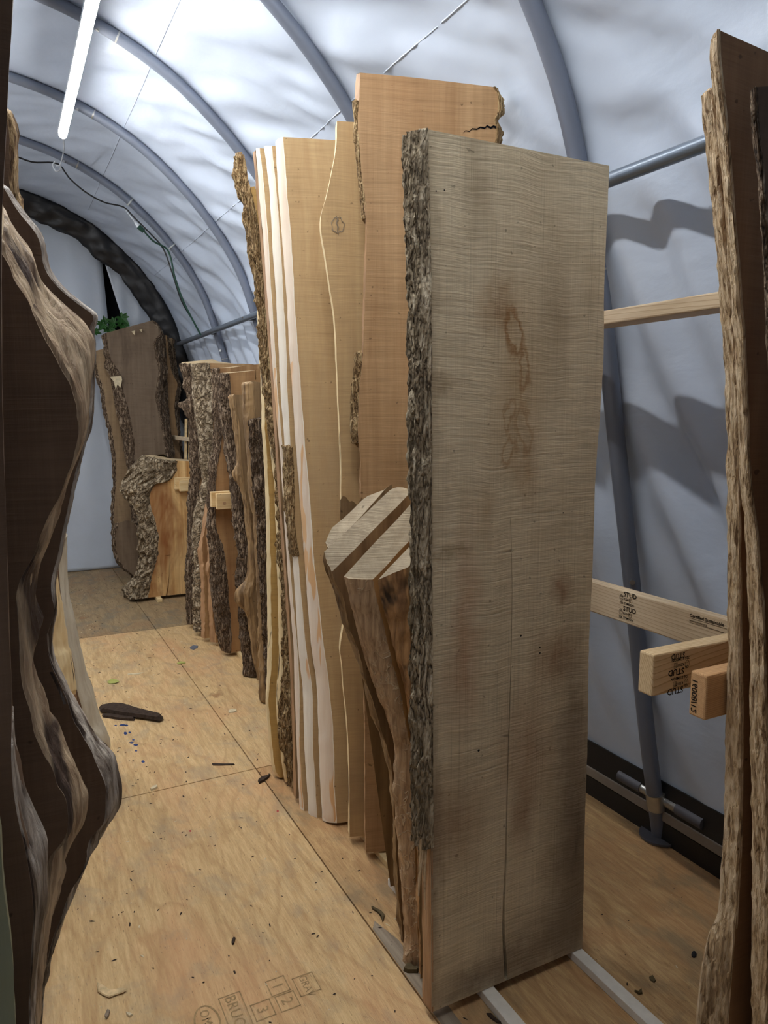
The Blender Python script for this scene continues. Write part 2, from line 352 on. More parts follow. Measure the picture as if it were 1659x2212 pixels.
M['greyplank'] = wood('grey_weathered_plank', lin(164, 150, 130), lin(110, 96, 80), .1, 60, 1., None, 0, 1., .6, axis='y')
# ---------------------------------------------------------------- slab builder
def cat(pts, n):
    """resample a polyline with a smooth curve to n+1 points"""
    pts = [Vector(p) for p in pts]
    if len(pts) == 1: pts = pts*2
    L = [0]
    for a, b in zip(pts, pts[1:]): L.append(L[-1]+max((b-a).length, 1e-6))
    out = []; j = 0
    for i in range(n+1):
        s = L[-1]*i/n
        while j < len(pts)-2 and s > L[j+1]: j += 1
        f = (s-L[j])/(L[j+1]-L[j]); f = min(max(f, 0), 1)
        p0 = pts[max(j-1, 0)]; p1 = pts[j]; p2 = pts[j+1]; p3 = pts[min(j+2, len(pts)-1)]
        # clamp tangents to local spacing
        h = L[j+1]-L[j]
        m1 = (p2-p0)/max((L[j+1]-L[max(j-1, 0)]), 1e-6)*h; m2 = (p3-p1)/max((L[min(j+2, len(pts)-1)]-L[j]), 1e-6)*h
        f2 = f*f; f3 = f2*f
        out.append(p1*(2*f3-3*f2+1)+m1*(f3-2*f2+f)+p2*(-2*f3+3*f2)+m2*(f3-f2))
    return out
class Slab:
    """a live-edge slab: front outline and back outline, lofted with rough edges"""
    def __init__(s, name, label, y0, t, FL, FR, BL=None, BR=None, k=0., FT=None, BT=None, face='tanface', edge='cream', rows=110, cols=3,
                 ra=.002, bulge=.0, rough=.0, seed=None, group=None, cat_='wood slab', zb=.028, bev=0., crack=None, em=5, topjag=.0, end='endgrain', root=None, fx=None, yaw=0., x0=0.):
        s.seed = seed if seed is not None else R.random()*50
        k0 = k; s.y0 = y0; s.t = t; s.k = k
        def conv(P, y):
            out = []
            for q in P:
                if len(q) == 3: out.append(Vector((q[0], y+k*q[2]+yaw*(q[0]-x0), q[2])))      # (X, _, Z) metres
                else: out.append(pl(q[0], q[1], y, k, yaw, x0))
            return out
        F_L = conv(FL, y0); 
        def fin(P, y):                                                          # run it down to the sticker it stands on
            if P[-1].z > zb+.004 and zb >= 0: P.append(Vector((P[-1].x, y+k*zb+yaw*(P[-1].x-x0), zb)))
            return P
        F_L = fin(F_L, y0)
        if isinstance(FR, (int, float)):                                        # plain far edge at a given X
            ztop = F_L[0].z; yy = yaw*(FR-x0)
            F_R = [conv(FT[-1:], y0)[0] if FT else Vector((FR, y0+k*ztop+yy, ztop)), Vector((FR, y0+k*F_L[-1].z+yy, F_L[-1].z))]
        else: F_R = fin(conv(FR, y0), y0)
        if isinstance(fx, (int, float)):
            F_L = [Vector((fx, y0+k*F_R[0].z, F_R[0].z)), Vector((fx, y0+k*F_R[-1].z, F_R[-1].z))]
        y1 = y0+t
        B_L = fin(conv(BL, y1), y1) if BL else [p+Vector((bev, t, 0)) for p in F_L]
        B_R = fin(conv(BR, y1), y1) if BR else [p+Vector((0, t, 0)) for p in F_R]
        N = rows; s.N = N
        s.FL = cat(F_L, N); s.FR = cat(F_R, N); s.BL = cat(B_L, N); s.BR = cat(B_R, N)
        FTc = conv(FT, y0) if FT else None; BTc = conv(BT, y1) if BT else None
        def wob(P, a, sd, side):
            for i, p in enumerate(P):
                d = a*(fbm(p.z*9, sd, 0, 3)+.6*fbm(p.z*40, sd+5, 0, 2))
                if i == 0 and a < .004: d = 0
                p.x += d
        if ra:
            wob(s.FL, ra, s.seed, -1); wob(s.BL, ra, s.seed+3, -1); wob(s.FR, ra, s.seed+7, 1); wob(s.BR, ra, s.seed+9, 1)
        frac = [i/cols for i in range(cols+1)]
        ck = None
        if crack:
            cp, wd, dp = crack
            ck = cat(conv(cp, y0), N)
        verts = []; faces = []; mi = []
        m = em
        for i in range(N+1):
            a, b, c, d = s.FL[i], s.FR[i], s.BL[i], s.BR[i]; sN = i/N
            row = []
            cols_ = list(frac); dep = [0]*len(cols_)
            if ck:
                # position of the split at this height
                zz = a.z; pts = min(ck, key=lambda q: abs(q.z-zz)); fc = (pts.x-a.x)/(b.x-a.x)
                tt = (zz-ck[0].z)/(ck[-1].z-ck[0].z) if ck[0].z != ck[-1].z else 0
                on = 0 <= tt <= 1.02; w = (wd*max(tt, 0)**2.2+.0006 if on else .0)/(b.x-a.x)
                cols_ = [f for f in frac if abs(f-fc) > .03]; cols_ = cols_[:sum(1 for f in cols_ if f < fc)]+[fc-w, fc, fc+w]+cols_[sum(1 for f in cols_ if f < fc):]
                ix = cols_.index(fc); dep = [0]*len(cols_); dep[ix] = dp if on else 0
                while len(cols_) < len(frac)+3: cols_.insert(1, (cols_[0]+cols_[1])/2); dep.insert(1, 0)
                while len(cols_) > len(frac)+3: cols_.pop(-2); dep.pop(-2)
            for f, dd in zip(cols_, dep):
                p = a.lerp(b, f)+Vector((0, dd, 0))
                if FTc: p = s.warp(p, FTc, a, b, f, sN)
                if topjag and i == 0: p.z += topjag*fbm(f*9, s.seed, 1, 4)
                row.append(p)
            for j in range(1, m):
                w = j/m; p = b.lerp(d, w); o_ = bulge*math.sin(math.pi*w)
                p.x += o_+rough*fbm(w*t*30, p.z*14, s.seed+2, 3)
                row.append(p)
            for q, f in enumerate(frac[::-1]):
                p = d.lerp(c, 1-f)
                if BTc: p = s.warp(p, BTc, c, d, f, sN)
                if topjag and i == 0: p.z += topjag*fbm(f*9+3, s.seed, 2, 4)
                row.append(p)
            for j in range(1, m):
                w = 1-j/m; p = a.lerp(c, w); p.x -= bulge*math.sin(math.pi*w)+rough*fbm(w*t*30, p.z*14, s.seed, 3)
                if FTc and BTc and i < 3: pass
                row.append(p)
            verts += row
        K = len(row); nc = len(frac)+(3 if ck else 0)
        for i in range(N):
            for j in range(K):
                faces.append([i*K+j, i*K+(j+1) % K, (i+1)*K+(j+1) % K, (i+1)*K+j])
                e = (nc-1 <= j < nc-1+m) or j >= nc-1+m+len(frac)-1
                mi.append(1 if e else 0)
        if ck: faces.append(list(range(K))); mi.append(2)
        else:
            bk0 = nc-1+m
            for j in range(nc-1): faces.append([j, j+1, bk0+nc-2-j, bk0+nc-1-j]); mi.append(2)
            if m > 1:
                faces.append(list(range(nc-1, bk0+1))); mi.append(2); faces.append([bk0+nc-1+j for j in range(m)]+[0]); mi.append(2)
        faces.append([N*K+j for j in range(K)][::-1]); mi.append(2)
        base = Vector((s.FL[-1].x, y0+k*zb if zb >= 0 else y0, max(s.FL[-1].z, 0)))
        s.root = root or thing(name, base, label, cat_, group)
        s.board = obj('board', verts, faces, [M[face] if isinstance(face, str) else face, M[edge], M[end]], s.root, mi, True, .5)
        s.bulge = bulge
    def warp(s, p, T, a, b, f, sN):
        g = f*(len(T)-1); j = min(int(g), len(T)-2); q = T[j].lerp(T[j+1], g-j)
        base0 = None
        w = max(0., 1-sN*7)
        L0 = T[0].lerp(T[-1], f)
        return p+(q-L0)*w
    def shell(s, name, mat, side='L', w0=-.03, w1=1.03, s0=0., s1=1., th=.008, amp=.006, fx=40., fz=7., cols=14, rows=None, fine=.35, mask=None, label=None, ext=0., sh=None, jag=.012):
        """bark or inner-bark skin over one edge of the slab, with its own thickness"""
        rows = rows or int(s.N*1.6*(s1-s0))+2; A, B = (s.FL, s.BL) if side == 'L' else (s.FR, s.BR); sg = -1 if side == 'L' else 1
        verts = []; faces = []; sd = s.seed+11
        for i in range(rows+1):
            q = (s0+(s1-s0)*i/rows)*s.N; ii = min(int(q), s.N-1); fr = q-ii
            a = A[ii].lerp(A[ii+1], fr); c = B[ii].lerp(B[ii+1], fr)
            en = (c-a); nrm = Vector((en.y, -en.x, 0)).normalized()*-1
            if nrm.x*sg < 0: nrm = -nrm
            u0 = w0+jag*6*fbm(a.z*12, sd, 5, 2)*(1 if jag else 0)*.3; u1 = w1
            for j in range(cols+1):
                w = u0+(u1-u0)*j/cols; p = a+en*w
                x = w*en.length
                r = abs(fbm(x*fx, a.z*fz, sd, 2)); dsp = amp*(1.1-2.2*r)+amp*fine*fbm(x*fx*3.3, a.z*fz*4, sd+4, 3)
                o_ = s.bulge*math.sin(math.pi*min(max(w, 0), 1))
                edge = 1
                if j == 0 or j == cols or i == 0 or i == rows: edge = 0
                if mask:
                    mk = mask(x, a.z, sd); off = (th+dsp)*mk-.003*(1-mk)
                else: off = th+dsp
                off = off*edge - (.002 if not edge else 0)
                p = p+nrm*(o_+off)
                if i == 0 and jag: p.z += jag*fbm(x*60, sd, 0, 3)
                if i == rows and jag: p.z += jag*2*fbm(x*50, sd, 8, 3)
                verts.append(p)
        K = cols+1
        for i in range(rows):
            for j in range(cols): faces.append([i*K+j, i*K+j+1, (i+1)*K+j+1, (i+1)*K+j])
        # inner side closes the skin
        n0 = len(verts)
        for i in range(rows+1):
            for j in (0, cols):
                verts.append(Vector(verts[i*K+j])+Vector((-sg*.004, 0, 0)))
        for i in range(rows):
            faces.append([n0+i*2, n0+i*2+1, n0+(i+1)*2+1, n0+(i+1)*2][::-1])
            faces.append([i*K, (i+1)*K, n0+(i+1)*2, n0+i*2]); faces.append([i*K+cols, n0+i*2+1, n0+(i+1)*2+1, (i+1)*K+cols])
        o = obj(name, verts, faces, M[mat], s.root, None, True, 1.0)
        if label: o['label'] = label
        return o

# ================================================================= THE TENT
AX = -.1
HP = [(2.07, 0.), (1.97, .5), (1.875, 1.), (1.775, 1.5), (1.685, 1.95), (1.6, 2.25), (1.515, 2.5), (1.40, 2.71), (1.24, 2.92), (1.06, 3.10), (.84, 3.27), (.55, 3.415), (.25, 3.50), (AX, 3.54)]
SC = 1.03
HP = [(x*SC, z if i == 0 else H+(z-H)*SC) for i, (x, z) in enumerate(HP)]; AX *= SC
prof = [Vector((x, 0, z)) for x, z in HP]+[Vector((2*AX-x, 0, z)) for x, z in HP[-2::-1]]
NP = 260
PR = cat(prof, NP)
def pnorm(i):
    a = PR[max(i-1, 0)]; b = PR[min(i+1, NP)]; t = (b-a).normalized(); return Vector((t.z, 0, -t.x))
ARC = [0.]
for a, b in zip(PR, PR[1:]): ARC.append(ARC[-1]+(b-a).length)
ipur = min(range(NP//2), key=lambda i: abs(PR[i].z-2.25))
ribs = [-.35, .74, 1.855, 2.99, 4.12, 5.20, 6.28]
def tarp_pt(i, Y):
    p = PR[i]; n = pnorm(i); s = ARC[i]; ri = p.x > AX
    ss = s if ri else ARC[-1]-s                                # arc length up from the nearer foot
    dr = min(abs(Y-r) for r in ribs+[7.62]); tight = min(1., dr/.22); tight = tight*tight*(3-2*tight)
    lo = min(max((2.45-p.z)/.35, 0.), 1.)
    ph = Y-.43*ss+.10*fbm(Y*1.3, ss*.8, 3, 2)
    fold = .024*math.sin(2*math.pi*ph/.235)+.016*math.sin(2*math.pi*(Y-.5*ss)/.42+1.3)+.02*fbm(ph*4, ss*1.2, 9, 3)
    up = 1-lo
    q = ss-.0
    wr = .029*fbm((-q*.9+.55*Y)*6., (Y+.5*q)*1.1, 4, 3)+.009*fbm((-q+.8*Y)*18., (Y+.5*q)*3., 8, 3)
    wr *= .5+.9*min(max((3.38-p.z)/.5, 0), 1)
    d = lo*fold*(.35+.65*tight)*min(1., (ss/.75)**1.5)+up*wr*(.25+.75*tight)-.012*up*math.cos(min(dr/.5, 1)*math.pi)
    q = p+n*(.042+max(d, -.03)); q.y = Y; return q
def tarp_part(name, i0, i1, y0=-1.1, y1=8.0, dy=.035):
    ny = int((y1-y0)/dy); V = []; Fc = []
    for a in range(ny+1):
        Y = y0+(y1-y0)*a/ny
        for i in range(i0, i1+1): V.append(tarp_pt(i, Y))
    K = i1-i0+1
    for a in range(ny):
        for i in range(K-1): Fc.append([a*K+i, a*K+i+1, (a+1)*K+i+1, (a+1)*K+i])
    # weld on an outer skin so that the sheet has thickness
    n0 = len(V); V2 = []
    for a in range(ny+1):
        for i in range(i0, i1+1): V2.append(V[a*K+i-i0]+pnorm(i)*.004)
    V += V2; Fc += [[n0+j for j in f][::-1] for f in list(Fc)]
    return struct(obj(name, V, Fc, M['tarp']))
wr_ = tarp_part('wall_right', 2, ipur); wl_ = tarp_part('wall_left', NP-ipur, NP-6, dy=.06); ce_ = tarp_part('ceiling', ipur, NP-ipur)
def seam(px, parent):
    d = ray(*px); rt = d.z/d.x
    i = min((j for j in range(10, NP-10) if PR[j].z > H), key=lambda j: abs((PR[j].z-H)-rt*PR[j].x) + (0 if PR[j].x > 0 else 9))
    V = []; Fc = []; n = 220
    for a in range(n+1):
        Y = .2+7.2*a/n
        p = tarp_pt(i, Y)-pnorm(i)*.003; q = tarp_pt(i+1, Y); tdir = (q-tarp_pt(i-1, Y)).normalized()
        V += [p-tdir*.0035+pnorm(i)*.004, p-tdir*.0012, p+tdir*.0012, p+tdir*.0035+pnorm(i)*.004]
    for a in range(n):
        for j in range(3): Fc.append([a*4+j, a*4+j+1, a*4+j+5, a*4+j+4])
    obj('welded_seam', V, Fc, M['tarp'], parent)
seam((1010, 0), ce_); seam((394, 0), ce_)
# end wall: dark outside behind two hanging fabric panels, black flap along the arch
struct(rbox('wall_back', (-2.4, 8.06, 0), (2.2, 8.1, 3.75), M['gap'], bev=0))
struct(rbox('wall_front_reflector', (-2.4, -1.16, 0), (2.2, -1.12, 3.75), M['tarp'], bev=0))  # unseen white tarp behind the viewpoint, added to reflect light back in
def fabric(name, poly_l, poly_r, ztop, Y, sd):
    V = []; Fc = []; n = 90; m = 50
    for i in range(n+1):
        z = ztop*(1-i/n)+.0; a = poly_l(z); b = poly_r(z)
        for j in range(m+1):
            x = a+(b-a)*j/m
            V.append((x, Y+.03*fbm(x*3.5, z*.35, sd, 3)+.008*fbm(x*9, z*3, sd+3, 2), max(z, .004)))
    K = m+1
    for i in range(n):
        for j in range(m): Fc.append([i*K+j, i*K+j+1, (i+1)*K+j+1, (i+1)*K+j])
    o = struct(obj(name, V, Fc, M['tarpend'])); md = o.modifiers.new('t', 'SOLIDIFY'); md.thickness = .004; return o
def itp(P):
    P = sorted(P, key=lambda q: q[1])
    def g(z):
        if z <= P[0][1]: return P[0][0]
        for a, b in zip(P, P[1:]):
            if z <= b[1]: return a[0]+(b[0]-a[0])*(z-a[1])/(b[1]-a[1])
        return P[-1][0]
    return g
YP = 7.96
sl = [pl(u, v, YP) for u, v in ((217, 528), (221, 567), (232, 675), (236, 720))]; sr = [pl(u, v, YP) for u, v in ((219, 528), (228, 570), (260, 672), (270, 720))]
fabric('door_1', lambda z: -2.2, itp([(p.x, p.z) for p in sl]+[(sl[-1].x+.12, 1.3), (sl[-1].x+.32, .5), (sl[-1].x+.36, 0)]), 3.66, YP, 1)
fabric('door_2', itp([(p.x, p.z) for p in sr]+[(sr[-1].x-.04, 1.3), (sr[-1].x-.1, 0)]), lambda z: 2.14, 3.66, YP+.04, 5)
# black flap round the end arch
V = []; Fc = []; m = 9; yA = 7.60
for i in range(3, NP-2):
    p = PR[i]; n = pnorm(i); wd = .20+.04*fbm(i*.13, 2, 0, 3)
    for j in range(m+1):
        w = j/m; q = p+n*.03-n*wd*w; q.y = yA+.10+.09*math.sin(w*math.pi*.5)+.03*fbm(i*.35, j*.8, 1, 4)-.05*math.sin(math.pi*w); V.append(q)
for i in range(NP-6):
    for j in range(m): Fc.append([i*(m+1)+j, i*(m+1)+j+1, (i+1)*(m+1)+j+1, (i+1)*(m+1)+j])
o = obj('black_flap', V, Fc, M['black']); md = o.modifiers.new('t', 'SOLIDIFY'); md.thickness = .004
tag(o, 'wrinkled black fabric band following the far end arch', 'fabric flap')
# ribs
def arch(Y, label, first=False):
    r = thing('arch_rib', (AX, Y, 0), label, 'tent frame', 'curved grey pipe ribs of the tent'); mb = MB()
    mb.tube([p+Vector((0, Y, 0)) for p in PR[::2]], .029, 20); mb.build('pipe', M['pipe'], r)
    for x, side in ((.64, 1), (2*AX-.64, -1)):
        i = min(range(NP), key=lambda j: abs(PR[j].x-x)+(0 if PR[j].z > 2.5 else 9)); b = MB()
        for k in (i-1, i+1): pass
        p = PR[i]; tdir = (PR[i+1]-PR[i-1]).normalized(); c = p+Vector((0, Y, 0))
        b.tube([c-tdir*.004, c+tdir*.004], .0305, 20); b.build('joint_ring', M['steel'], r)
        b = MB(); q = c+tdir*(.09*(1 if side > 0 else -1))-pnorm(i)*.03+Vector((0, -.012, 0)); b.tube([q+pnorm(i)*.006, q-pnorm(i)*.006], .008, 10); b.build('bolt', M['steel'], r)
    for side in (1, -1):
        for z, kind in ((2.03, 'joint_ring'), (2.12, 'bolt'), (1.02, 'bolt')):
            i = min(range(NP//2), key=lambda j: abs(PR[j].z-z)); p = PR[i].copy(); n = pnorm(i); tdir = (PR[i+1]-PR[i-1]).normalized()
            if side < 0: p.x = 2*AX-p.x; n.x = -n.x; tdir.x = -tdir.x
            c = p+Vector((0, Y, 0)); b = MB()
            if kind == 'joint_ring': b.tube([c-tdir*.003, c+tdir*.003], .0305, 20)
            else: q = c-n*.02+Vector((0, -.022, 0)); b.tube([q, q+Vector((-n.x*.6, -.8, 0))*.01], .009, 10)
            b.build(kind, M['steel'], r)
        x0 = AX+side*(2.13-AX); s2 = side
        b = MB(); b.tube([(x0-s2*.036, Y, .19), (x0-s2*.022, Y, .125)], .036, 20); b.build('foot_collar', M['steel'], r)
        for sy in (-1, 1):
            b = MB(); b.tube([(x0-s2*.01, Y+sy*.03, .16), (x0-s2*.01, Y+sy*.09, .16)], .02, 14); so = b.build('rail_socket', M['steel'], r)
            b = MB(); b.tube([(x0-s2*.01, Y+sy*.085, .16), (x0-s2*.01, Y+sy*.2, .16)], .024, 14); b.build('rail_stub', M['darkpipe'], so)
        b = MB(); b.tube([(x0, Y, .004), (x0, Y, .012)], .075, 18); b.build('foot_plate', M['darkpipe'], r)
    return r
names = {-.35: 'grey arch rib behind the viewpoint', .74: 'grey arch rib just beside the viewpoint, hidden by the nearest slabs', 1.855: 'thick grey arch rib standing right behind the large maple slab', 2.99: 'grey arch rib curving down behind the tallest slab', 4.12: 'grey arch rib passing above the lit tube and down behind the white-edged slabs',
         5.20: 'grey arch rib crossed by the lower end of the lit tube', 6.28: 'grey arch rib with the black cable tied along it'}
for Y in ribs: arch(Y, names[Y])
# purlins
for side in (1, -1):
    x = 1.594 if side > 0 else 2*AX-1.594
    r = thing('purlin', (x, 3., 2.259), 'straight grey pipe running along the %s side of the tent under the ribs' % ('right' if side > 0 else 'left'), 'tent frame')
    mb = MB(); mb.tube([(x, -1.05, 2.259), (x, 3., 2.259), (x, 7.5, 2.259)], .021, 18); mb.build('pipe', M['purlin'], r)
    for Y in ribs:
        mb = MB(); mb.box((min(x, x+side*.05), Y-.028, 2.241), (max(x, x+side*.05), Y+.028, 2.281)); cl = mb.build('clamp', M['black'], r, False)
        mb = MB(); mb.tube([(x-side*.018, Y+.05, 2.264), (x-side*.028, Y+.05, 2.266)], .006, 8); mb.build('bolt', M['steel'], cl)
# skirt and rails along the foot of the right wall
struct(rbox('trim_1', (2.112, -1.1, .115), (2.118, 8., .235), M['black'], bev=0))
struct(rbox('trim_2', (2.106, -1.1, .085), (2.116, 8., .125), M['pale'], bev=.004))
struct(rbox('trim_3', (2.112, -1.1, .0), (2.12, 8., .08), M['black'], bev=0))
struct(rbox('trim_4', (-2.38, -1.1, .0), (-2.35, 8., .235), M['black'], bev=0))
# floor: plywood sheets with open joints
mb = MB(); mb.box((-2.4, -1.16, -.05), (2.18, 8.1, -.012), 3); g = .0026
for ix, (xa, xb) in enumerate(((-2.4, -1.51), (-1.51, -.29), (-.29, .932), (.932, 2.18))):
    for iy, (ya, yb) in enumerate(((-1.16, .64), (.64, 3.083), (3.083, 5.535), (5.535, 8.1))):
        mb.box((xa+g, ya+g, -.012), (xb-g, yb-g, 0.), 1 if iy == 3 else (2 if (ix == 3 and iy < 2) else 0))
struct(obj('floor', mb.v, mb.f, [M['ply'], M['plyfar'], M['plyside'], M['gap']], None, mb.m, False))
floor = bpy.data.objects['floor']
a = MB(); a.v = [(.936, 1.90, .0007), (.936, .3, .0007), (.985, .3, .0007), (.985, 1.82, .0007), (.958, 1.93, .0007)]; a.f = [[0, 1, 2, 3, 4]]; a.m = [0]
a.build('weathered_strip', M['greyplank'], floor, False)
# ---------------------------------------------------------------- writing
def glyphs(mb, txt, size, org, ux, uy, bold=0.):
    cu = bpy.data.curves.new('t', 'FONT'); cu.body = txt; cu.size = size; cu.offset = bold*size; cu.resolution_u = 2
    o = bpy.data.objects.new('t', cu); me = bpy.data.meshes.new_from_object(o)
    n = len(mb.v); org = Vector(org); ux = Vector(ux); uy = Vector(uy)
    for v in me.vertices: mb.v.append(tuple(org+ux*v.co.x+uy*v.co.y))
    for p in me.polygons: mb.f.append([n+i for i in p.vertices]); mb.m.append(0)
    bpy.data.objects.remove(o); bpy.data.meshes.remove(me)
def frame2(mb, org, ux, uy, w, h, t):
    org = Vector(org); ux = Vector(ux); uy = Vector(uy)
    for (x0, y0, x1, y1) in ((0, 0, w, t), (0, h-t, w, h), (0, 0, t, h), (w-t, 0, w, h)):
        n = len(mb.v)
        for x, y in ((x0, y0), (x1, y0), (x1, y1), (x0, y1)): mb.v.append(tuple(org+ux*x+uy*y))
        mb.f.append([n, n+1, n+2, n+3]); mb.m.append(0)
def ring2(mb, c, ux, uy, ra, rb, t, n=28):
    c = Vector(c); ux = Vector(ux); uy = Vector(uy); b = len(mb.v)
    for i in range(n):
        a = 2*math.pi*i/n
        mb.v.append(tuple(c+ux*ra*math.cos(a)+uy*rb*math.sin(a))); mb.v.append(tuple(c+ux*(ra-t)*math.cos(a)+uy*(rb-t)*math.sin(a)))
    for i in range(n):
        j = (i+1) % n; mb.f.append([b+2*i, b+2*j, b+2*j+1, b+2*i+1]); mb.m.append(0)
def gradestamp(parent, org, ux, uy, W, rows, name='printed_stamp', skip=()):
    """repeating lumber stamp; org = top left in reading direction"""
    mb = MB(); ux = Vector(ux); uy = Vector(uy); P = W*.92; org = Vector(org)
    for r in range(rows):
        y = -r*P
        o = org+uy*y
        if (r, 0) not in skip: glyphs(mb, 'STUD', W*.42, o+ux*W*.32-uy*W*.28, ux, uy, .02)
        if (r, 1) not in skip:
            glyphs(mb, 'KDHT', W*.2, o+ux*W*.34-uy*W*.52, ux, uy, .02)
            frame2(mb, o+ux*W*.80-uy*W*.60, ux, uy, W*.22, W*.26, W*.018); glyphs(mb, 'HEM', W*.08, o+ux*W*.825-uy*W*.46, ux, uy); glyphs(mb, 'FIR', W*.08, o+ux*W*.825-uy*W*.56, ux, uy)
            ring2(mb, o+ux*W*.14-uy*W*.42, ux, uy, W*.15, W*.2, W*.022); glyphs(mb, 'W', W*.2, o+ux*W*.055-uy*W*.40, ux, uy, .01); glyphs(mb, 'MILL', W*.08, o+ux*W*.06-uy*W*.52, ux, uy)
        if (r, 2) not in skip: glyphs(mb, '226 STIMSON', W*.2, o+ux*0-uy*W*.80, ux, uy, .02)
    return mb.build(name, M['ink'], parent, False, None)
# floor stamps, read with the grain
mb = MB(); fx = Vector((0, -1, 0)); fy = Vector((1, 0, 0)); zo = Vector((0, 0, .0009))
def fbox(u, v, w, h, txt, size, dx, dy):
    c = fl(u, v)+zo; frame2(mb, c-fx*w/2-fy*h/2, fx, fy, w, h, .003)
    if txt: glyphs(mb, txt, size, c-fx*dx-fy*dy, fx, fy, .0)
fbox(662, 2126, .075, .062, 'GRAV', .032, .036, .012); fbox(600, 2130, .062, .056, '1', .045, .012, .015); fbox(621, 2163, .06, .056, '2', .045, .012, .015); fbox(568, 2182, .062, .056, '3', .045, .012, .015)
fbox(512, 2194, .16, .062, 'BRUCA', .044, .075, .015)
ring2(mb, fl(448, 2208)+zo, fx, fy, .06, .034, .005); glyphs(mb, 'OMNI', .036, fl(448, 2208)+zo-fx*.045-fy*.012, fx, fy)
mb.build('printed_stamp', M['floorink'], floor, False, None)
# ---------------------------------------------------------------- lamps
def tube_light(x, y0, y1, z, label, lit=True):
    r = thing('led_tube_light', (x, (y0+y1)/2, z+.025), label, 'light', 'LED tube lights under the ribs')
    mb = MB(); mb.tube([(x, y0, z), (x, y1, z)], .023, 18); mb.build('diffuser', M['led'], r)
    mb = MB(); mb.box((x-.026, y0+.003, z+.008), (x+.026, y1-.003, z+.03)); mb.build('housing', M['clear'], r, False)
    for y in (y0, y1):
        s_ = -1 if y == y0 else 1; mb = MB(); mb.tube([(x, y, z), (x, y+s_*.012, z)], .024, 18); mb.build('end_cap', M['clear'], r)
    return r
t1 = tube_light(.437, 2.70, 5.07, 3.25, 'glowing white LED tube hanging along the roof at upper left')
tube_light(.437, .6, 2.5, 3.25, 'glowing LED tube overhead, next along the roof towards the viewer')
tube_light(-1.05, 4.2, 6.6, 3.06, 'added LED tube on the left half of the roof, unseen, brightening the end wall')  # unseen extra tube, added to brighten the end wall
a = pl(137, 296, 5.08); pts = [a, pl(138, 320, 5.5), pl(134, 342, 5.97), pl(127, 362, 6.20), pl(122, 358, 6.21)]
mb = MB(); mb.tube(cat(pts, 14), .004, 8); mb.build('cord', M['clear'], t1)
o = MB(); c = pl(124, 358, 6.22); o.tube(cat([c+Vector((-.012, 0, .03)), c+Vector((-.03, 0, 0)), c+Vector((-.01, 0, -.04)), c+Vector((.02, 0, -.02)), c+Vector((.02, 0, .02))], 16), .006, 8)
tag(o.build('cable_hook', M['clear']), 'small clear plastic hook on the rib below the end of the lit tube', 'hook')
ck = thing('power_cable', tuple(pl(207, 430, 6.23)), 'thin black cable sagging under the rib and running down its right side', 'cable')
mb = MB(); mb.tube(cat([pl(u, v, 6.23) for u, v in ((-40, 325), (33, 338), (70, 350), (125, 354), (150, 385), (185, 415), (225, 437), (268, 448), (290, 470), (325, 505), (352, 536), (372, 590), (392, 650), (415, 690), (432, 722))], 60), .006, 8); mb.build('cord', M['blackcable'], ck)
mb = MB(); mb.tube(cat([pl(u, v, 6.18) for u, v in ((305, 492), (330, 520), (362, 540), (378, 600), (398, 655), (434, 724))], 30), .007, 8); mb.build('green_cord', M['greenplug'], ck)
mb = MB(); mb.tube([pl(292, 480, 6.18), pl(300, 490, 6.18)], [.010, .017], 10); mb.build('white_plug', M['clear'], ck)
mb = MB(); mb.tube([pl(299, 489, 6.18), pl(311, 500, 6.18)], [.02, .017], 10); mb.build('green_socket', M['greenplug'], ck)
mb = MB(); mb.tube([pl(271, 453, 6.18), pl(292, 480, 6.18)], .006, 8); mb.build('white_lead', M['clear'], ck)
for u, v, w in ((276, 448, 'upper cable tie on the rib, above the green plug'), (360, 535, 'lower cable tie on the rib, below the green plug')):
    i = min(range(NP//2), key=lambda j: (PR[j]-Vector((pl(u, v, 6.28).x, 0, pl(u, v, 6.28).z))).length); tdir = (PR[i+1]-PR[i-1]).normalized(); c = PR[i]+Vector((0, 6.28, 0))
    mb = MB(); mb.tube([c-tdir*.005, c+tdir*.005], .0345, 18); tag(mb.build('cable_tie', M['tie']), w, 'cable tie')
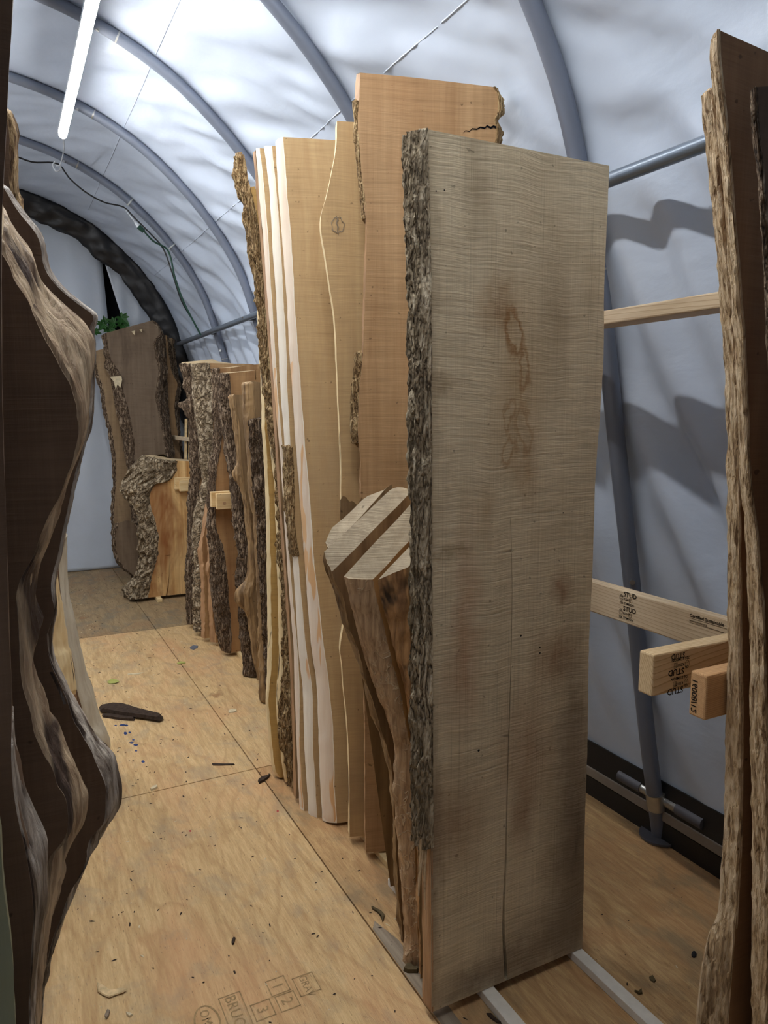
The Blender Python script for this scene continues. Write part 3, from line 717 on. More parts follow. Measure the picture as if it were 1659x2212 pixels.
# ================================================================= RIGHT ROW OF SLABS
# --- the big curly maple slab
A0 = fl(932, 2187, .028)
def lp(u, v):
    p = pl(u, v, A0.y, .011); return (p.x-A0.x, p.z)
def stains(t, c):
    p = t.pos(False); sx = t.n('SeparateXYZ'); t.set(sx.inputs[0], p); X, Z = sx.outputs[0], sx.outputs[2]
    dn = t.noise(t.sc(p, 16, 16, 12), 1., 4., .6); dn2 = t.noise(t.sc(p, 16, 16, 12), 1.7, 4., .6)
    Xw = t.m('ADD', X, t.m('MULTIPLY', t.m('SUBTRACT', dn, .5), .10)); Zw = t.m('ADD', Z, t.m('MULTIPLY', t.m('SUBTRACT', dn2, .5), .12))
    def ell(u, v, rx, rz):
        x, z = lp(u, v); a = t.m('DIVIDE', t.m('SUBTRACT', Xw, x), rx); b = t.m('DIVIDE', t.m('SUBTRACT', Zw, z), rz)
        return t.m('SQRT', t.m('ADD', t.m('MULTIPLY', a, a), t.m('MULTIPLY', b, b)))
    ringc = lin(140, 98, 54)
    for u, v, rx, rz, k in ((1108, 742, .026, .05, .7), (1130, 815, .016, .06, .55), (1098, 925, .016, .035, .4), (1130, 950, .02, .06, .35), (1098, 1005, .018, .035, .42)):
        d = ell(u, v, rx, rz)
        c = t.mix(t.m('MULTIPLY', t.ramp(t.m('MULTIPLY', d, .5), (.34, 0.), (.46, 1.), (.52, .8), (.7, 0.)), min(k*1.3, 1.)), c, ringc)
    for u, v, rx, rz, k, col in ((1080, 690, .06, .06, .5, lin(146, 108, 66)), (1120, 860, .07, .2, .45, lin(170, 140, 98)), (1140, 1040, .03, .08, .35, lin(150, 110, 66)), (1195, 700, .05, .18, .3, lin(120, 96, 66)), (1215, 1290, .035, .05, .5, lin(128, 78, 44)), (1200, 1440, .07, .07, .5, lin(134, 90, 52)),
                                 (1140, 1640, .08, .16, .35, lin(146, 96, 60)), (1010, 1330, .035, .2, .3, lin(160, 104, 70)), (1000, 1480, .05, .14, .3, lin(160, 108, 74)), (1030, 430, .04, .12, .3, lin(120, 96, 68)),
                                 (1240, 1850, .09, .34, .62, lin(84, 62, 48)), (1130, 1780, .04, .1, .4, lin(120, 76, 44)), (980, 1800, .10, .12, .45, lin(120, 80, 46)), (1180, 2050, .2, .1, .4, lin(90, 68, 50)), (930, 1900, .03, .4, .5, lin(96, 70, 50)), (1040, 2130, .2, .05, .45, lin(88, 66, 48)),
                                 (1235, 1560, .05, .2, .4, lin(110, 88, 66)), (960, 850, .04, .02, .4, lin(120, 96, 66)), (1050, 1130, .03, .06, .3, lin(140, 104, 60)), (960, 1220, .1, .015, .35, lin(120, 98, 64)), (930, 700, .02, .5, .3, lin(110, 88, 60))):
        d = ell(u, v, rx, rz); c = t.mix(t.m('MULTIPLY', t.ramp(t.m('MULTIPLY', d, .5), (.0, 1.), (.75, 0.)), min(k*1.3, .9)), c, col)
    # small holes
    for u, v, r in ((1034, 1643, .0035), (1125, 1395, .003), (1166, 1420, .0025), (1166, 1432, .0025), (942, 440, .002), (960, 438, .002), (1216, 1130, .002)):
        x, z = lp(u, v); a = t.m('SUBTRACT', X, x); b = t.m('SUBTRACT', Z, z); d = t.m('SQRT', t.m('ADD', t.m('MULTIPLY', a, a), t.m('MULTIPLY', b, b)))
        c = t.mix(t.m('LESS_THAN', d, r), c, (.01, .008, .006))
    # fine upright hairline checks left by the band saw and the drying
    g = t.noise(t.sc(p, 230, 1, .9), 1., 2., .6); gm = t.noise(t.sc(p, 9, 9, 3), 1., 3., .6)
    return t.mix(t.m('MULTIPLY', t.m('MULTIPLY', t.ramp(g, (.56, 0.), (.66, 1.)), t.ramp(gm, (.42, 0.), (.6, 1.))), .28), c, lin(90, 70, 46))
M['maple'] = wood('curly_maple_face', lin(222, 206, 174), lin(190, 172, 138), .55, 150, .3, lin(176, 150, 114), .3, 4.5, 1., extra=stains, rnd=False, xf=5.5, hair=.35)
big = Slab('live_edge_board', 'largest grey-beige curly slab in front, furrowed bark on its left edge, brown water stain', A0.y, .045,
    FL=[(918, 278), (922, 480), (925, 600), (926, 800), (927, 1000), (928, 1350), (929, 1600), (930, 1750), (932, 2187)],
    FR=[(1316, 358), (1313, 436), (1305, 625), (1304, 761), (1297, 883), (1288, 1000), (1280, 1221), (1273, 1380), (1269, 1601), (1263, 1800), (1259, 2003)],
    k=.011, face='maple', edge='reddish', rows=260, cols=10, ra=.0012, crack=([(1103, 1120), (1106, 1250), (1105, 1380), (1100, 1560), (1096, 1700), (1093, 1850), (1088, 2000), (1093, 2100)], .005, .0435), end='endgrain')
big.bulge = .0
big.shell('bark', 'bark_grey', s1=.79, w0=-.1, w1=1.15, th=.016, amp=.017, fx=52, fz=7, cols=34, rows=520, jag=.012)
big.shell('inner_bark', 'reddish', s0=.76, w0=0, w1=1.03, th=.002, amp=.002, fx=30, fz=4, cols=8, jag=0)
mb = MB()                                                           # loose bark tongue under the bark
for (u0, v0, u1, v1, wd) in ((917, 1800, 904, 1935, .008), (921, 1795, 918, 1965, .006), (909, 1790, 914, 1890, .005)):
    a = pl(u0, v0, A0.y+.01, .011); b = pl(u1, v1, A0.y+.0, .011); m_ = (a+b)/2+Vector((-.006, -.004, 0)); mb.tube(cat([a, m_, b], 12), [wd*(1-.75*(i/12)) for i in range(13)], 7)
mb.build('loose_bark', M['wormy'], big.root)
# --- sawn fork: four slices of one leaning log, sawn through at a slant
SG = 'slices of one forked log stacked together'
def slice_(label, y0, t, **kw):
    return Slab('log_slice', label, y0, t, group=SG, cat_='log slice', end='greyend', rows=150, cols=14, **kw)
s4 = slice_('fork slice nearest the big maple slab, orange-brown edge and shaded dusty end', 1.625, .045,
    FL=[(880, 1226), (884, 1300), (888, 1400), (893, 1500), (898, 1640), (903, 1800), (908, 2090)], FR=1.22, FT=[(880, 1226), (892, 1215), (960, 1160)], BT=[(817, 1252), (837, 1231), (866, 1202), (895, 1173), (950, 1114)],
    BL=[(817, 1252), (822, 1290), (843, 1364), (860, 1431), (876, 1499), (886, 1581), (893, 1643), (900, 1800), (906, 2090)], BR=[(950, 1110), (1150, 2090)], face='weather', edge='orange', ra=.003, bulge=.004, rough=.012, em=9)
s3 = slice_('thick fork slice with winding larva tracks on its outer edge', 1.695, .055,
    FL=[(805, 1252), (815, 1300), (833, 1364), (849, 1431), (866, 1499), (879, 1581), (890, 1643), (893, 1750), (899, 1900), (906, 2095)], FR=1.25, FT=[(805, 1252), (836, 1221), (861, 1192), (892, 1161), (940, 1115)],
    BL=[(742, 1246), (752, 1282), (767, 1340), (784, 1410), (811, 1486), (833, 1545), (855, 1621), (852, 1676), (855, 1757), (862, 1870), (871, 1961), (876, 2070)], BR=[(945, 1040), (1150, 2090)],
    BT=[(742, 1246), (781, 1203), (816, 1165), (857, 1123), (892, 1083), (945, 1040)], face='plyface', edge='gallery', ra=.003, bulge=.016, rough=.01, em=11)
s2 = slice_('fork slice second from the back with its pale cut end above the slit', 1.80, .05,
    FL=[(717, 1235), (725, 1261), (738, 1282), (749, 1328), (760, 1373), (776, 1412), (790, 1472), (811, 1534), (833, 1608), (846, 1662), (852, 1757), (856, 1850), (863, 1960), (871, 2040)], FR=1.28, FT=[(717, 1235), (767, 1186), (812, 1139), (861, 1091), (884, 1066), (930, 1050)],
    BL=[(700, 1192), (697, 1215), (710, 1250), (728, 1290), (745, 1335), (753, 1375), (770, 1412), (785, 1465), (804, 1530), (827, 1605), (842, 1662), (849, 1757), (852, 1850), (860, 1960), (869, 2030)], BR=[(905, 1066), (1120, 2030)],
    BT=[(726, 1184), (764, 1148), (800, 1113), (839, 1074), (853, 1060), (868, 1057), (905, 1075)], face='weather', edge='weatheredge', ra=.003, bulge=.006, rough=.01, em=9)
s1 = slice_('thinnest fork slice, at the very back of the stack with a rounded pale cap', 1.93, .04,
    FL=[(712, 1186), (725, 1240), (760, 1373), (800, 1500), (850, 1640), (866, 1800), (872, 1990)], FR=1.28, FT=[(714, 1171), (745, 1141), (776, 1113), (802, 1086), (834, 1052), (846, 1046)],
    BL=[(703, 1172), (722, 1235), (757, 1370), (797, 1497), (847, 1640), (864, 1800), (871, 1980)], BR=[(845, 1062), (1100, 1980)],
    BT=[(704, 1166), (716, 1136), (751, 1107), (789, 1069), (815, 1059), (845, 1058)], face='weather', edge='weatheredge', ra=.002, rough=.006)
# a splintered scrap standing behind the stack
mb = MB(); P = [(735, 1118), (735, 1080), (741, 1071), (748, 1074), (754, 1083), (764, 1084), (772, 1092), (781, 1074), (800, 1100)]; Y0 = 2.02
n = 0
for dy in (0, .02):
    for u, v in P: mb.v.append(tuple(pl(u, v, Y0+dy)))
    for u, v in ((800, 1300), (770, 1300)): mb.v.append(tuple(pl(u, v, Y0+dy)))
k_ = len(P)+2; mb.f = [list(range(k_)), list(range(k_, 2*k_))[::-1]]+[[i, (i+1) % k_, k_+(i+1) % k_, k_+i] for i in range(k_)]; mb.m = [0]*len(mb.f)
# down to the floor
for i in (len(P), len(P)+1, k_+len(P), k_+len(P)+1):
    v = mb.v[i]; mb.v[i] = (v[0]+.12, v[1], .03)
tag(mb.build('wood_scrap', M['weather'], None, False), 'ragged grey scrap of wood peeking out behind the rounded log end', 'wood scrap')
# --- tall board, smooth board, white-edged set
B_ = Slab('live_edge_board', 'tallest slab, tan with a black check near its upper right corner', 2.23, .05, yaw=-0.34, x0=1.07,
    FL=[(778, 157), (776, 200), (773, 257), (776, 300), (779, 347), (785, 419), (791, 470), (792, 520), (790, 580), (787, 684), (784, 765), (776, 850), (773, 908), (776, 963), (779, 985), (779, 1071), (783, 1300), (786, 1472), (788, 1553), (789, 1703), (790, 1842)],
    BL=[(770, 160), (767, 200), (769, 275), (774, 333), (782, 398), (787, 470), (789, 520), (786, 580), (783, 684), (781, 765), (773, 850), (771, 908), (775, 963), (777, 985), (777, 1071), (781, 1300), (784, 1472), (786, 1553), (787, 1703), (788, 1836)],
    FR=[(1068, 188), (1079, 203), (1080, 240), (1072, 258), (1076, 285), (1071, 320), (1066, 500), (1062, 900), (1048, 1300), (1030, 1760)], FT=[(778, 157), (870, 165), (960, 175), (1068, 188)],
    k=.015, face='beech', edge='reddish', rows=300, cols=8, ra=.0028, rough=.003, end='endgrain')
B_.shell('bark_strip', 'bark_tan', s0=.03, s1=.17, w0=.0, w1=1.1, th=.004, amp=.008, cols=10, rows=90)
B_.shell('bark', 'bark_tan', s0=.33, s1=.445, w0=.2, w1=1.25, th=.010, amp=.014, cols=12, rows=120)
B_.shell('bark', 'bark_tan', 'R', s0=.0, s1=.10, w0=-.15, w1=1., th=.006, amp=.014, fx=30, fz=20, cols=10, rows=60)
# the jagged check
mb = MB(); P = [(1000, 288), (1006, 282), (1014, 284), (1020, 278), (1030, 279), (1038, 275), (1047, 277), (1052, 272), (1060, 276), (1066, 273), (1074, 276)]
n = len(P)
for j, (u, v) in enumerate(P):
    w = 1.+.35*j; a = pl(u, v-w*.6, 2.2303-.0016, .015, -.34, 1.07); b = pl(u, v+w*.6, 2.2303-.0016, .015, -.34, 1.07); mb.v += [tuple(a), tuple(b)]
mb.f = [[2*i, 2*i+2, 2*i+3, 2*i+1] for i in range(n-1)]; mb.m = [0]*len(mb.f); mb.build('open_check', M['gap'], B_.board, False)
C_ = Slab('live_edge_board', 'tan slab with a wavy left edge and an oval knot, behind the tallest slab', 2.348, .04, yaw=-0.3, x0=1.06,
    FL=[(728, 261), (726, 318), (715, 380), (705, 424), (694, 464), (693, 494), (702, 548), (711, 611), (721, 673), (725, 725), (728, 793), (730, 847), (733, 908), (737, 1003), (737, 1066), (741, 1200), (743, 1315), (742, 1350), (735, 1399), (739, 1440), (742, 1486), (749, 1553), (753, 1621), (755, 1703), (755, 1808)],
    FR=1.33, bev=.012, k=.025, face='tanface', edge='cream', rows=260, cols=4, ra=.001, end='endgrain')
# its knot
mb = MB(); c = pl(729, 486, 2.348-.002, .025, -.3, 1.06)
for i in range(26):
    a = 2*math.pi*i/26; rr = 1+.22*ns(math.cos(a)*1.6, math.sin(a)*1.6, 4)+.08*math.sin(7*a); mb.v.append((c.x+.021*rr*math.cos(a), c.y-.0006-.3*.021*math.cos(a), c.z+.028*rr*math.sin(a))); mb.v.append((c.x+.0185*rr*math.cos(a), c.y-.0006-.3*.0185*math.cos(a), c.z+.0245*rr*math.sin(a)))
for i in range(26): j = (i+1) % 26; mb.f.append([2*i, 2*j, 2*j+1, 2*i+1]); mb.m.append(0)
n = len(mb.v)
for x, z, w in ((-.004, .030, .001), (.001, .018, .003), (-.004, .006, .0018), (.002, -.006, .0026), (-.001, -.020, .0012), (.004, -.034, .0006)):
    for sx_ in (-w, w): mb.v.append((c.x+x+sx_, c.y-.0008-.3*(x+sx_), c.z+z))
for i in range(5): mb.f.append([n+2*i, n+2*i+1, n+2*i+3, n+2*i+2]); mb.m.append(0)
mb.build('knot', M['greybrown'], C_.board, False)
WG = 'pale slabs with white inner-bark edges'
D1 = Slab('live_edge_board', 'wide pale slab in front of the white-edged set with a smooth cream face', 2.496, .055, yaw=-0.27, x0=1.01,
    FL=[(612, 296), (620, 413), (629, 521), (637, 657), (644, 765), (651, 847), (659, 963), (669, 1071), (678, 1207), (688, 1288), (700, 1397), (712, 1486), (722, 1621), (723, 1703), (728, 1778)],
    BL=[(595, 308), (602, 413), (610, 521), (620, 657), (625, 765), (632, 847), (639, 963), (647, 1071), (657, 1207), (663, 1288), (673, 1397), (684, 1486), (689, 1621), (692, 1703), (696, 1772)],
    FR=1.36, FT=[(612, 296), (728, 303), (760, 305)], k=.10, face='birch', edge='whiteedge', rows=180, cols=4, ra=.0018, bulge=.008, group=WG)
D1.shell('inner_bark', 'pinkedge', w0=.0, w1=1.0, s0=.0, s1=1., th=.0012, amp=.0012, fx=20, fz=8, cols=9, rows=160, jag=0)
D2 = Slab('live_edge_board', 'second pale slab of the white-edged set, ragged bark partway down its edge', 2.584, .045, yaw=-0.27, x0=0.99,
    FL=[(587, 315), (597, 413), (606, 521), (613, 657), (619, 765), (620, 827), (628, 963), (632, 1071), (634, 1140), (644, 1207), (651, 1288), (661, 1397), (674, 1486), (677, 1621), (682, 1703), (685, 1768)],
    BL=[(570, 316), (582, 413), (588, 521), (597, 657), (602, 765), (605, 827), (615, 963), (618, 1071), (626, 1140), (632, 1207), (638, 1288), (644, 1397), (653, 1486), (658, 1621), (663, 1703), (666, 1757)],
    FR=1.36, k=.10, face='birch', edge='whiteedge', rows=170, cols=3, ra=.0018, bulge=.006, group=WG)
D2.shell('inner_bark', 'whiteedge', w0=0., w1=1., s0=0., s1=1., th=.0012, amp=.0012, fx=20, fz=8, cols=9, rows=150, jag=0)
D2.shell('bark', 'bark_tan', s0=.435, s1=.60, w0=-.1, w1=1.1, th=.006, amp=.009, cols=10, rows=90)
D3 = Slab('live_edge_board', 'narrow third slab of the white-edged set, grey-white edge', 2.653, .04, yaw=-0.27, x0=0.97,
    FL=[(561, 320), (571, 413), (580, 521), (588, 657), (595, 765), (600, 850), (610, 963), (618, 1071), (626, 1207), (632, 1288), (642, 1397), (647, 1486), (648, 1621), (657, 1754)],
    BL=[(553, 320), (559, 413), (569, 521), (579, 657), (587, 765), (593, 850), (604, 963), (612, 1071), (620, 1207), (626, 1288), (634, 1397), (636, 1486), (642, 1621), (646, 1743)],
    FR=1.36, k=.10, face='birch', edge='whiteedge', rows=150, cols=2, ra=.0018, bulge=.004, group=WG)
D3.shell('inner_bark', 'pinkedge', w0=0., w1=1., th=.001, amp=.001, cols=6, rows=120, jag=0)
D4 = Slab('live_edge_board', 'thin brownish board at the back of the white-edged set', 2.717, .03, yaw=-0.27, x0=0.97,
    FL=[(551, 325), (568, 521), (582, 700), (592, 850), (606, 1071), (622, 1300), (634, 1500), (640, 1725)], FR=1.36, k=.10, face='weather', edge='reddish', rows=120, cols=2, ra=.002, group=WG)
G_ = Slab('live_edge_board', 'narrow slab with crumbly bark rising to a spike, left of the white-edged set', 2.8, .045, yaw=-0.2, x0=0.95,
    FL=[(523, 328), (531, 385), (544, 440), (559, 521), (567, 576), (574, 657), (580, 738), (588, 847), (590, 850), (596, 908), (606, 990), (613, 1071), (619, 1207), (629, 1288), (634, 1397), (634, 1431), (634, 1512), (640, 1594), (644, 1675), (643, 1705)],
    BL=[(509, 330), (512, 385), (525, 440), (537, 521), (549, 576), (560, 657), (567, 738), (576, 847), (578, 850), (585, 908), (598, 990), (604, 1071), (606, 1207), (617, 1288), (617, 1397), (619, 1431), (608, 1512), (610, 1594), (630, 1675), (634, 1700)],
    FR=[(524, 328), (537, 403), (552, 404), (580, 600), (640, 1000), (680, 1700)], k=.09, face='yellow', edge='bark_tan', rows=200, cols=3, ra=.004, group=None)
G_.shell('bark', 'bark_tan', w0=-.12, w1=1.15, s0=.005, th=.008, amp=.013, fx=46, fz=14, cols=20, rows=380)
F2 = Slab('live_edge_board', 'yellow slab between two pale wavy edges, nearer one of the pair', 2.874, .035, yaw=-0.2, x0=0.95,
    FL=[(567, 640), (575, 765), (582, 850), (591, 935), (601, 1044), (604, 1126), (610, 1234), (614, 1300), (615, 1431), (610, 1512), (612, 1594), (619, 1675), (621, 1690)],
    BL=[(562, 640), (569, 765), (574, 850), (580, 935), (592, 1044), (596, 1126), (598, 1234), (600, 1300), (601, 1431), (596, 1512), (604, 1594), (613, 1675), (615, 1687)],
    FR=1.3, k=.09, face='yellow', edge='cream', rows=150, cols=2, ra=.003, bulge=.005)
F2.shell('inner_bark', 'cream', w0=0, w1=1., th=.001, amp=.002, cols=6, rows=140, jag=0)
F_ = Slab('live_edge_board', 'yellow slab with a cream edge at the left end of the pale group', 2.938, .045, yaw=-0.2, x0=0.95,
    FL=[(556, 565), (562, 640), (567, 765), (570, 827), (573, 935), (579, 1044), (583, 1126), (585, 1234), (586, 1300), (587, 1431), (581, 1512), (587, 1594), (595, 1660), (606, 1680)],
    BL=[(551, 565), (556, 640), (561, 765), (565, 827), (568, 935), (574, 1044), (576, 1126), (577, 1234), (578, 1300), (579, 1431), (577, 1512), (582, 1594), (591, 1660), (596, 1674)],
    FR=1.3, k=.09, face='yellow', edge='cream', rows=150, cols=2, ra=.003, bulge=.006)
F_.shell('inner_bark', 'cream', w0=0, w1=1., th=.001, amp=.002, cols=7, rows=140, jag=0)
# --- the darker group beyond
HG = None
def hs(label, y0, t, FL, BL, FR, bk='bark_dark', th=.012, amp=.016, fx=34, fz=9, cols=22, wide=.1, s1=1., s0=0., **kw):
    s = Slab('live_edge_board', label, y0, t, FL=FL, BL=BL, FR=FR, **kw)
    if bk: s.shell('bark' if 'bark' in bk else 'live_edge', bk, w0=-wide, w1=1+wide, s0=s0, s1=s1, th=th, amp=amp, fx=fx, fz=fz, cols=cols, rows=260)
    return s
hs('thick slab with splintered top and broken branch stub, farthest of the barked group', 5.404, .07,
   FL=[(409, 786), (414, 813), (416, 840), (424, 870), (429, 930), (431, 999), (428, 1055), (421, 1089), (423, 1130), (420, 1250), (422, 1349)],
   BL=[(390, 784), (401, 813), (405, 840), (409, 862), (387, 872), (394, 886), (409, 905), (415, 942), (415, 999), (415, 1055), (410, 1078), (413, 1112), (411, 1179), (406, 1250), (407, 1262), (411, 1326), (414, 1347)],
   FR=[(528, 786), (536, 800), (545, 1300)], FT=[(409, 786), (440, 783), (480, 782), (528, 780)], BT=[(391, 777), (409, 769), (461, 765), (470, 772), (475, 766), (500, 770), (529, 770)], face='oldtan', edge='bark_tan', k=.02, rows=200, cols=12, ra=.01, topjag=.02, bulge=.02)
hs('slab turned with its broad bark edge to the aisle, second in the dark barked group', 5.178, .09,
   FL=[(449, 784), (452, 820), (455, 852), (455, 915), (459, 942), (460, 999), (462, 1044), (452, 1071), (440, 1110), (436, 1180), (438, 1250), (440, 1366)],
   BL=[(415, 787), (420, 863), (425, 908), (431, 953), (434, 999), (437, 1044), (434, 1078), (428, 1120), (424, 1180), (423, 1250), (426, 1355)],
   FR=1.62, face='oldtan', edge='bark_dark', k=.02, rows=180, cols=3, ra=.006, bulge=.03, bk='bark_scaly')
hs('thin tan board low down with wavy edge beside the broad bark slab', 5.04, .035, FL=[(452, 1075), (449, 1110), (440, 1160), (437, 1195), (441, 1250), (441, 1360)], BL=[(446, 1075), (440, 1110), (433, 1160), (427, 1190), (434, 1250), (434, 1362)],
   FR=1.6, face='figured', edge='reddish', rows=120, cols=2, ra=.008, bk=None)
hs('tan slab whose edge bulges into two small knobs, low in the dark barked group', 4.913, .04, FL=[(464, 1055), (458, 1110), (456, 1160), (455, 1210), (450, 1236), (458, 1250), (459, 1330), (466, 1375)], BL=[(450, 1055), (447, 1110), (446, 1160), (448, 1210), (443, 1232), (449, 1250), (451, 1330), (453, 1372)],
   FR=1.6, face='figured', edge='reddish', rows=120, cols=2, ra=.006, bk=None)
hs('brown slab with dark bark bulging wide at its foot, beside the knotted stud end', 4.657, .07,
   FL=[(471, 795), (475, 860), (477, 900), (478, 942), (471, 987), (464, 1040), (463, 1100), (466, 1150), (477, 1175), (485, 1230), (489, 1290), (495, 1350), (497, 1411)],
   BL=[(466, 795), (468, 860), (467, 895), (471, 942), (466, 987), (459, 1040), (455, 1100), (453, 1150), (455, 1190), (456, 1250), (463, 1330), (476, 1385), (490, 1406)],
   FR=1.62, FT=[(471, 795), (520, 791), (563, 787)], face='figured', edge='bark_dark', k=.02, rows=180, cols=6, ra=.006, topjag=.01, bulge=.015)
hs('slab with long grey bark edge and a short split in its top', 4.205, .075,
   FL=[(492, 806), (494, 840), (502, 897), (511, 942), (516, 1005), (525, 1055), (531, 1112), (536, 1179), (534, 1213), (532, 1258), (541, 1326), (550, 1400), (559, 1462)],
   BL=[(477, 806), (479, 863), (480, 908), (487, 965), (494, 1010), (500, 1055), (503, 1100), (508, 1152), (516, 1202), (517, 1250), (519, 1315), (520, 1371), (527, 1421), (527, 1457)],
   FR=1.66, FT=[(492, 804), (530, 802), (563, 798)], face='figured', edge='bark_dark', k=.03, rows=190, cols=5, ra=.005, bulge=.02, crack=([(552, 800), (552, 815), (552, 826)], .003, .02))
hs('greyish weathered slab with a curled knob halfway up its left edge', 4.06, .05,
   FL=[(505, 853), (516, 931), (519, 990), (521, 1021), (527, 1050), (538, 1089), (546, 1150), (549, 1202), (549, 1250), (541, 1290), (548, 1330), (560, 1400), (567, 1468)],
   BL=[(495, 854), (504, 908), (513, 953), (517, 999), (504, 1019), (508, 1034), (524, 1055), (533, 1134), (538, 1200), (532, 1250), (512, 1275), (511, 1300), (530, 1320), (545, 1400), (556, 1462)],
   FR=1.6, face='weather', edge='weatheredge', k=.03, rows=190, ra=.004, bulge=.012, bk='weatheredge', th=.003, amp=.006)
hs('short barkless slab with dark curls under its ragged top', 3.773, .06,
   FL=[(545, 826), (546, 863), (550, 908), (556, 976), (560, 1066), (566, 1134), (570, 1236), (572, 1326), (574, 1439), (575, 1516)],
   BL=[(522, 828), (525, 863), (527, 908), (534, 976), (538, 1066), (549, 1134), (552, 1200), (556, 1250), (559, 1326), (561, 1439), (560, 1511)],
   FR=1.6, face='weather', edge='weatheredge', k=.03, rows=190, cols=5, ra=.004, topjag=.02, bulge=.012, bk='weatheredge', th=.003, amp=.008)
hs('dark bark-covered slab, shorter than its neighbours, against the cream-edged slab', 3.616, .05,
   FL=[(563, 902), (565, 953), (572, 1020), (577, 1100), (582, 1200), (586, 1270), (590, 1400), (600, 1560)],
   BL=[(542, 906), (544, 953), (549, 999), (553, 1066), (561, 1112), (565, 1202), (569, 1250), (570, 1275), (582, 1400), (592, 1553)],
   FR=1.5, face='weather', edge='bark_dark', k=.02, rows=160, ra=.004, bulge=.02)
# --- spalted block slab near the end wall
blk = Slab('live_edge_board', 'short wide spalted slab with a burl at its top left corner, beside the end wall', 6.406, .12,
    FL=[(380, 995), (375, 1022), (361, 1040), (336, 1046), (324, 1060), (323, 1093), (336, 1131), (340, 1180), (334, 1220), (322, 1261), (320, 1291)],
    BL=[(309, 984), (279, 1018), (264, 1050), (268, 1071), (293, 1098), (303, 1120), (301, 1153), (302, 1190), (303, 1207), (296, 1239), (268, 1272), (272, 1290)],
    FR=1.56, FT=[(380, 995), (420, 997), (470, 999)], BT=[(309, 984), (355, 978), (370, 984), (414, 984), (470, 986)], face='spalt', edge='bark_scaly', rows=160, cols=8, ra=.008, bulge=.05, rough=.01, em=12,
    crack=([(366, 1190), (365, 1250), (360, 1290)], .008, .05))
blk.shell('bark', 'bark_scaly', w0=-.02, w1=1.05, th=.012, amp=.022, fx=16, fz=10, cols=44, rows=260)
# --- dark slabs leaning by the end wall
def far(label, y0, t, FL, FR, BL, BR, face, FT=None, bk='bark_dark', **kw):
    s = Slab('live_edge_board', label, y0, t, FL=FL, FR=FR, BL=BL, BR=BR, FT=FT, face=face, edge=bk, rows=150, cols=5, **kw)
    s.shell('bark', bk, w0=0, w1=1.02, th=.008, amp=.016, fx=20, fz=7, cols=14, rows=180)
    s.shell('bark', bk, 'R', w0=0, w1=1.02, th=.008, amp=.016, fx=20, fz=7, cols=14, rows=180)
    return s
far('largest dark grey-brown slab leaning by the end wall, with bark down both edges', 7.30, .06,
    FL=[(230, 719), (233, 741), (238, 770), (252, 795), (262, 815), (267, 843), (274, 871), (288, 935), (292, 992), (300, 1100), (305, 1230)],
    BL=[(222, 722), (226, 741), (227, 770), (229, 795), (238, 814), (244, 850), (252, 890), (262, 935), (273, 992), (283, 1100), (290, 1225)],
    FR=[(329, 692), (344, 721), (334, 736), (333, 756), (339, 785), (343, 806), (338, 828), (336, 857), (341, 886), (351, 935), (357, 973), (362, 1100), (365, 1230)],
    BR=[(333, 694), (351, 725), (354, 745), (355, 770), (361, 806), (354, 828), (354, 857), (361, 893), (369, 951), (375, 976), (380, 1100), (382, 1225)],
    face='fargrey', FT=[(230, 719), (270, 708), (300, 700), (329, 692)], ra=.008)
far('brown slab reaching farthest left behind the largest dark slab, its foot swept in', 7.46, .05,
    FL=[(207, 758), (206, 775), (209, 790), (215, 815), (225, 850), (228, 880), (234, 903), (245, 951), (251, 1014), (249, 1061), (246, 1125), (251, 1172), (262, 1220), (290, 1232)],
    BL=[(205, 758), (203, 775), (207, 790), (211, 815), (222, 850), (225, 880), (230, 903), (241, 951), (247, 1014), (245, 1061), (243, 1125), (247, 1172), (258, 1218), (286, 1230)],
    FR=[(350, 720), (356, 850), (366, 1000), (380, 1228)], BR=[(352, 722), (358, 850), (369, 1000), (382, 1226)], face='farbrown', FT=[(207, 756), (230, 750), (350, 718)], ra=.006, bk='bark_dark')
far('lighter tan slab showing at the right of the largest dark slab', 7.60, .05,
    FL=[(300, 724), (300, 1000), (310, 1225)], BL=[(298, 724), (298, 1000), (308, 1222)],
    FR=[(359, 724), (364, 760), (372, 806), (383, 828), (380, 850), (377, 881), (384, 936), (389, 979), (392, 1100), (392, 1225)],
    BR=[(362, 726), (368, 760), (376, 806), (387, 828), (385, 850), (381, 881), (387, 936), (392, 979), (395, 1100), (395, 1222)], face='oldtan', ra=.005)
far('hindmost slab by the end wall, only its upper right corner showing', 7.70, .05,
    FL=[(310, 730), (310, 1000), (320, 1222)], BL=[(308, 730), (308, 1000), (318, 1220)],
    FR=[(372, 730), (374, 763), (378, 806), (384, 828), (380, 870), (382, 1000), (388, 1222)], BR=[(374, 732), (377, 763), (381, 806), (386, 828), (383, 870), (385, 1000), (391, 1220)], face='farbrown', ra=.005)
far('low rounded grey-brown offcut leaning at the foot of the largest dark slab', 7.12, .05,
    FL=[(256, 1130), (251, 1150), (250, 1180), (258, 1210), (275, 1232), (290, 1246)], BL=[(253, 1130), (248, 1150), (247, 1180), (255, 1210), (272, 1230), (288, 1243)],
    FR=[(290, 1130), (297, 1150), (300, 1240)], BR=[(292, 1130), (299, 1150), (302, 1238)], face='fargrey', FT=[(256, 1130), (275, 1123), (290, 1130)], ra=.004)
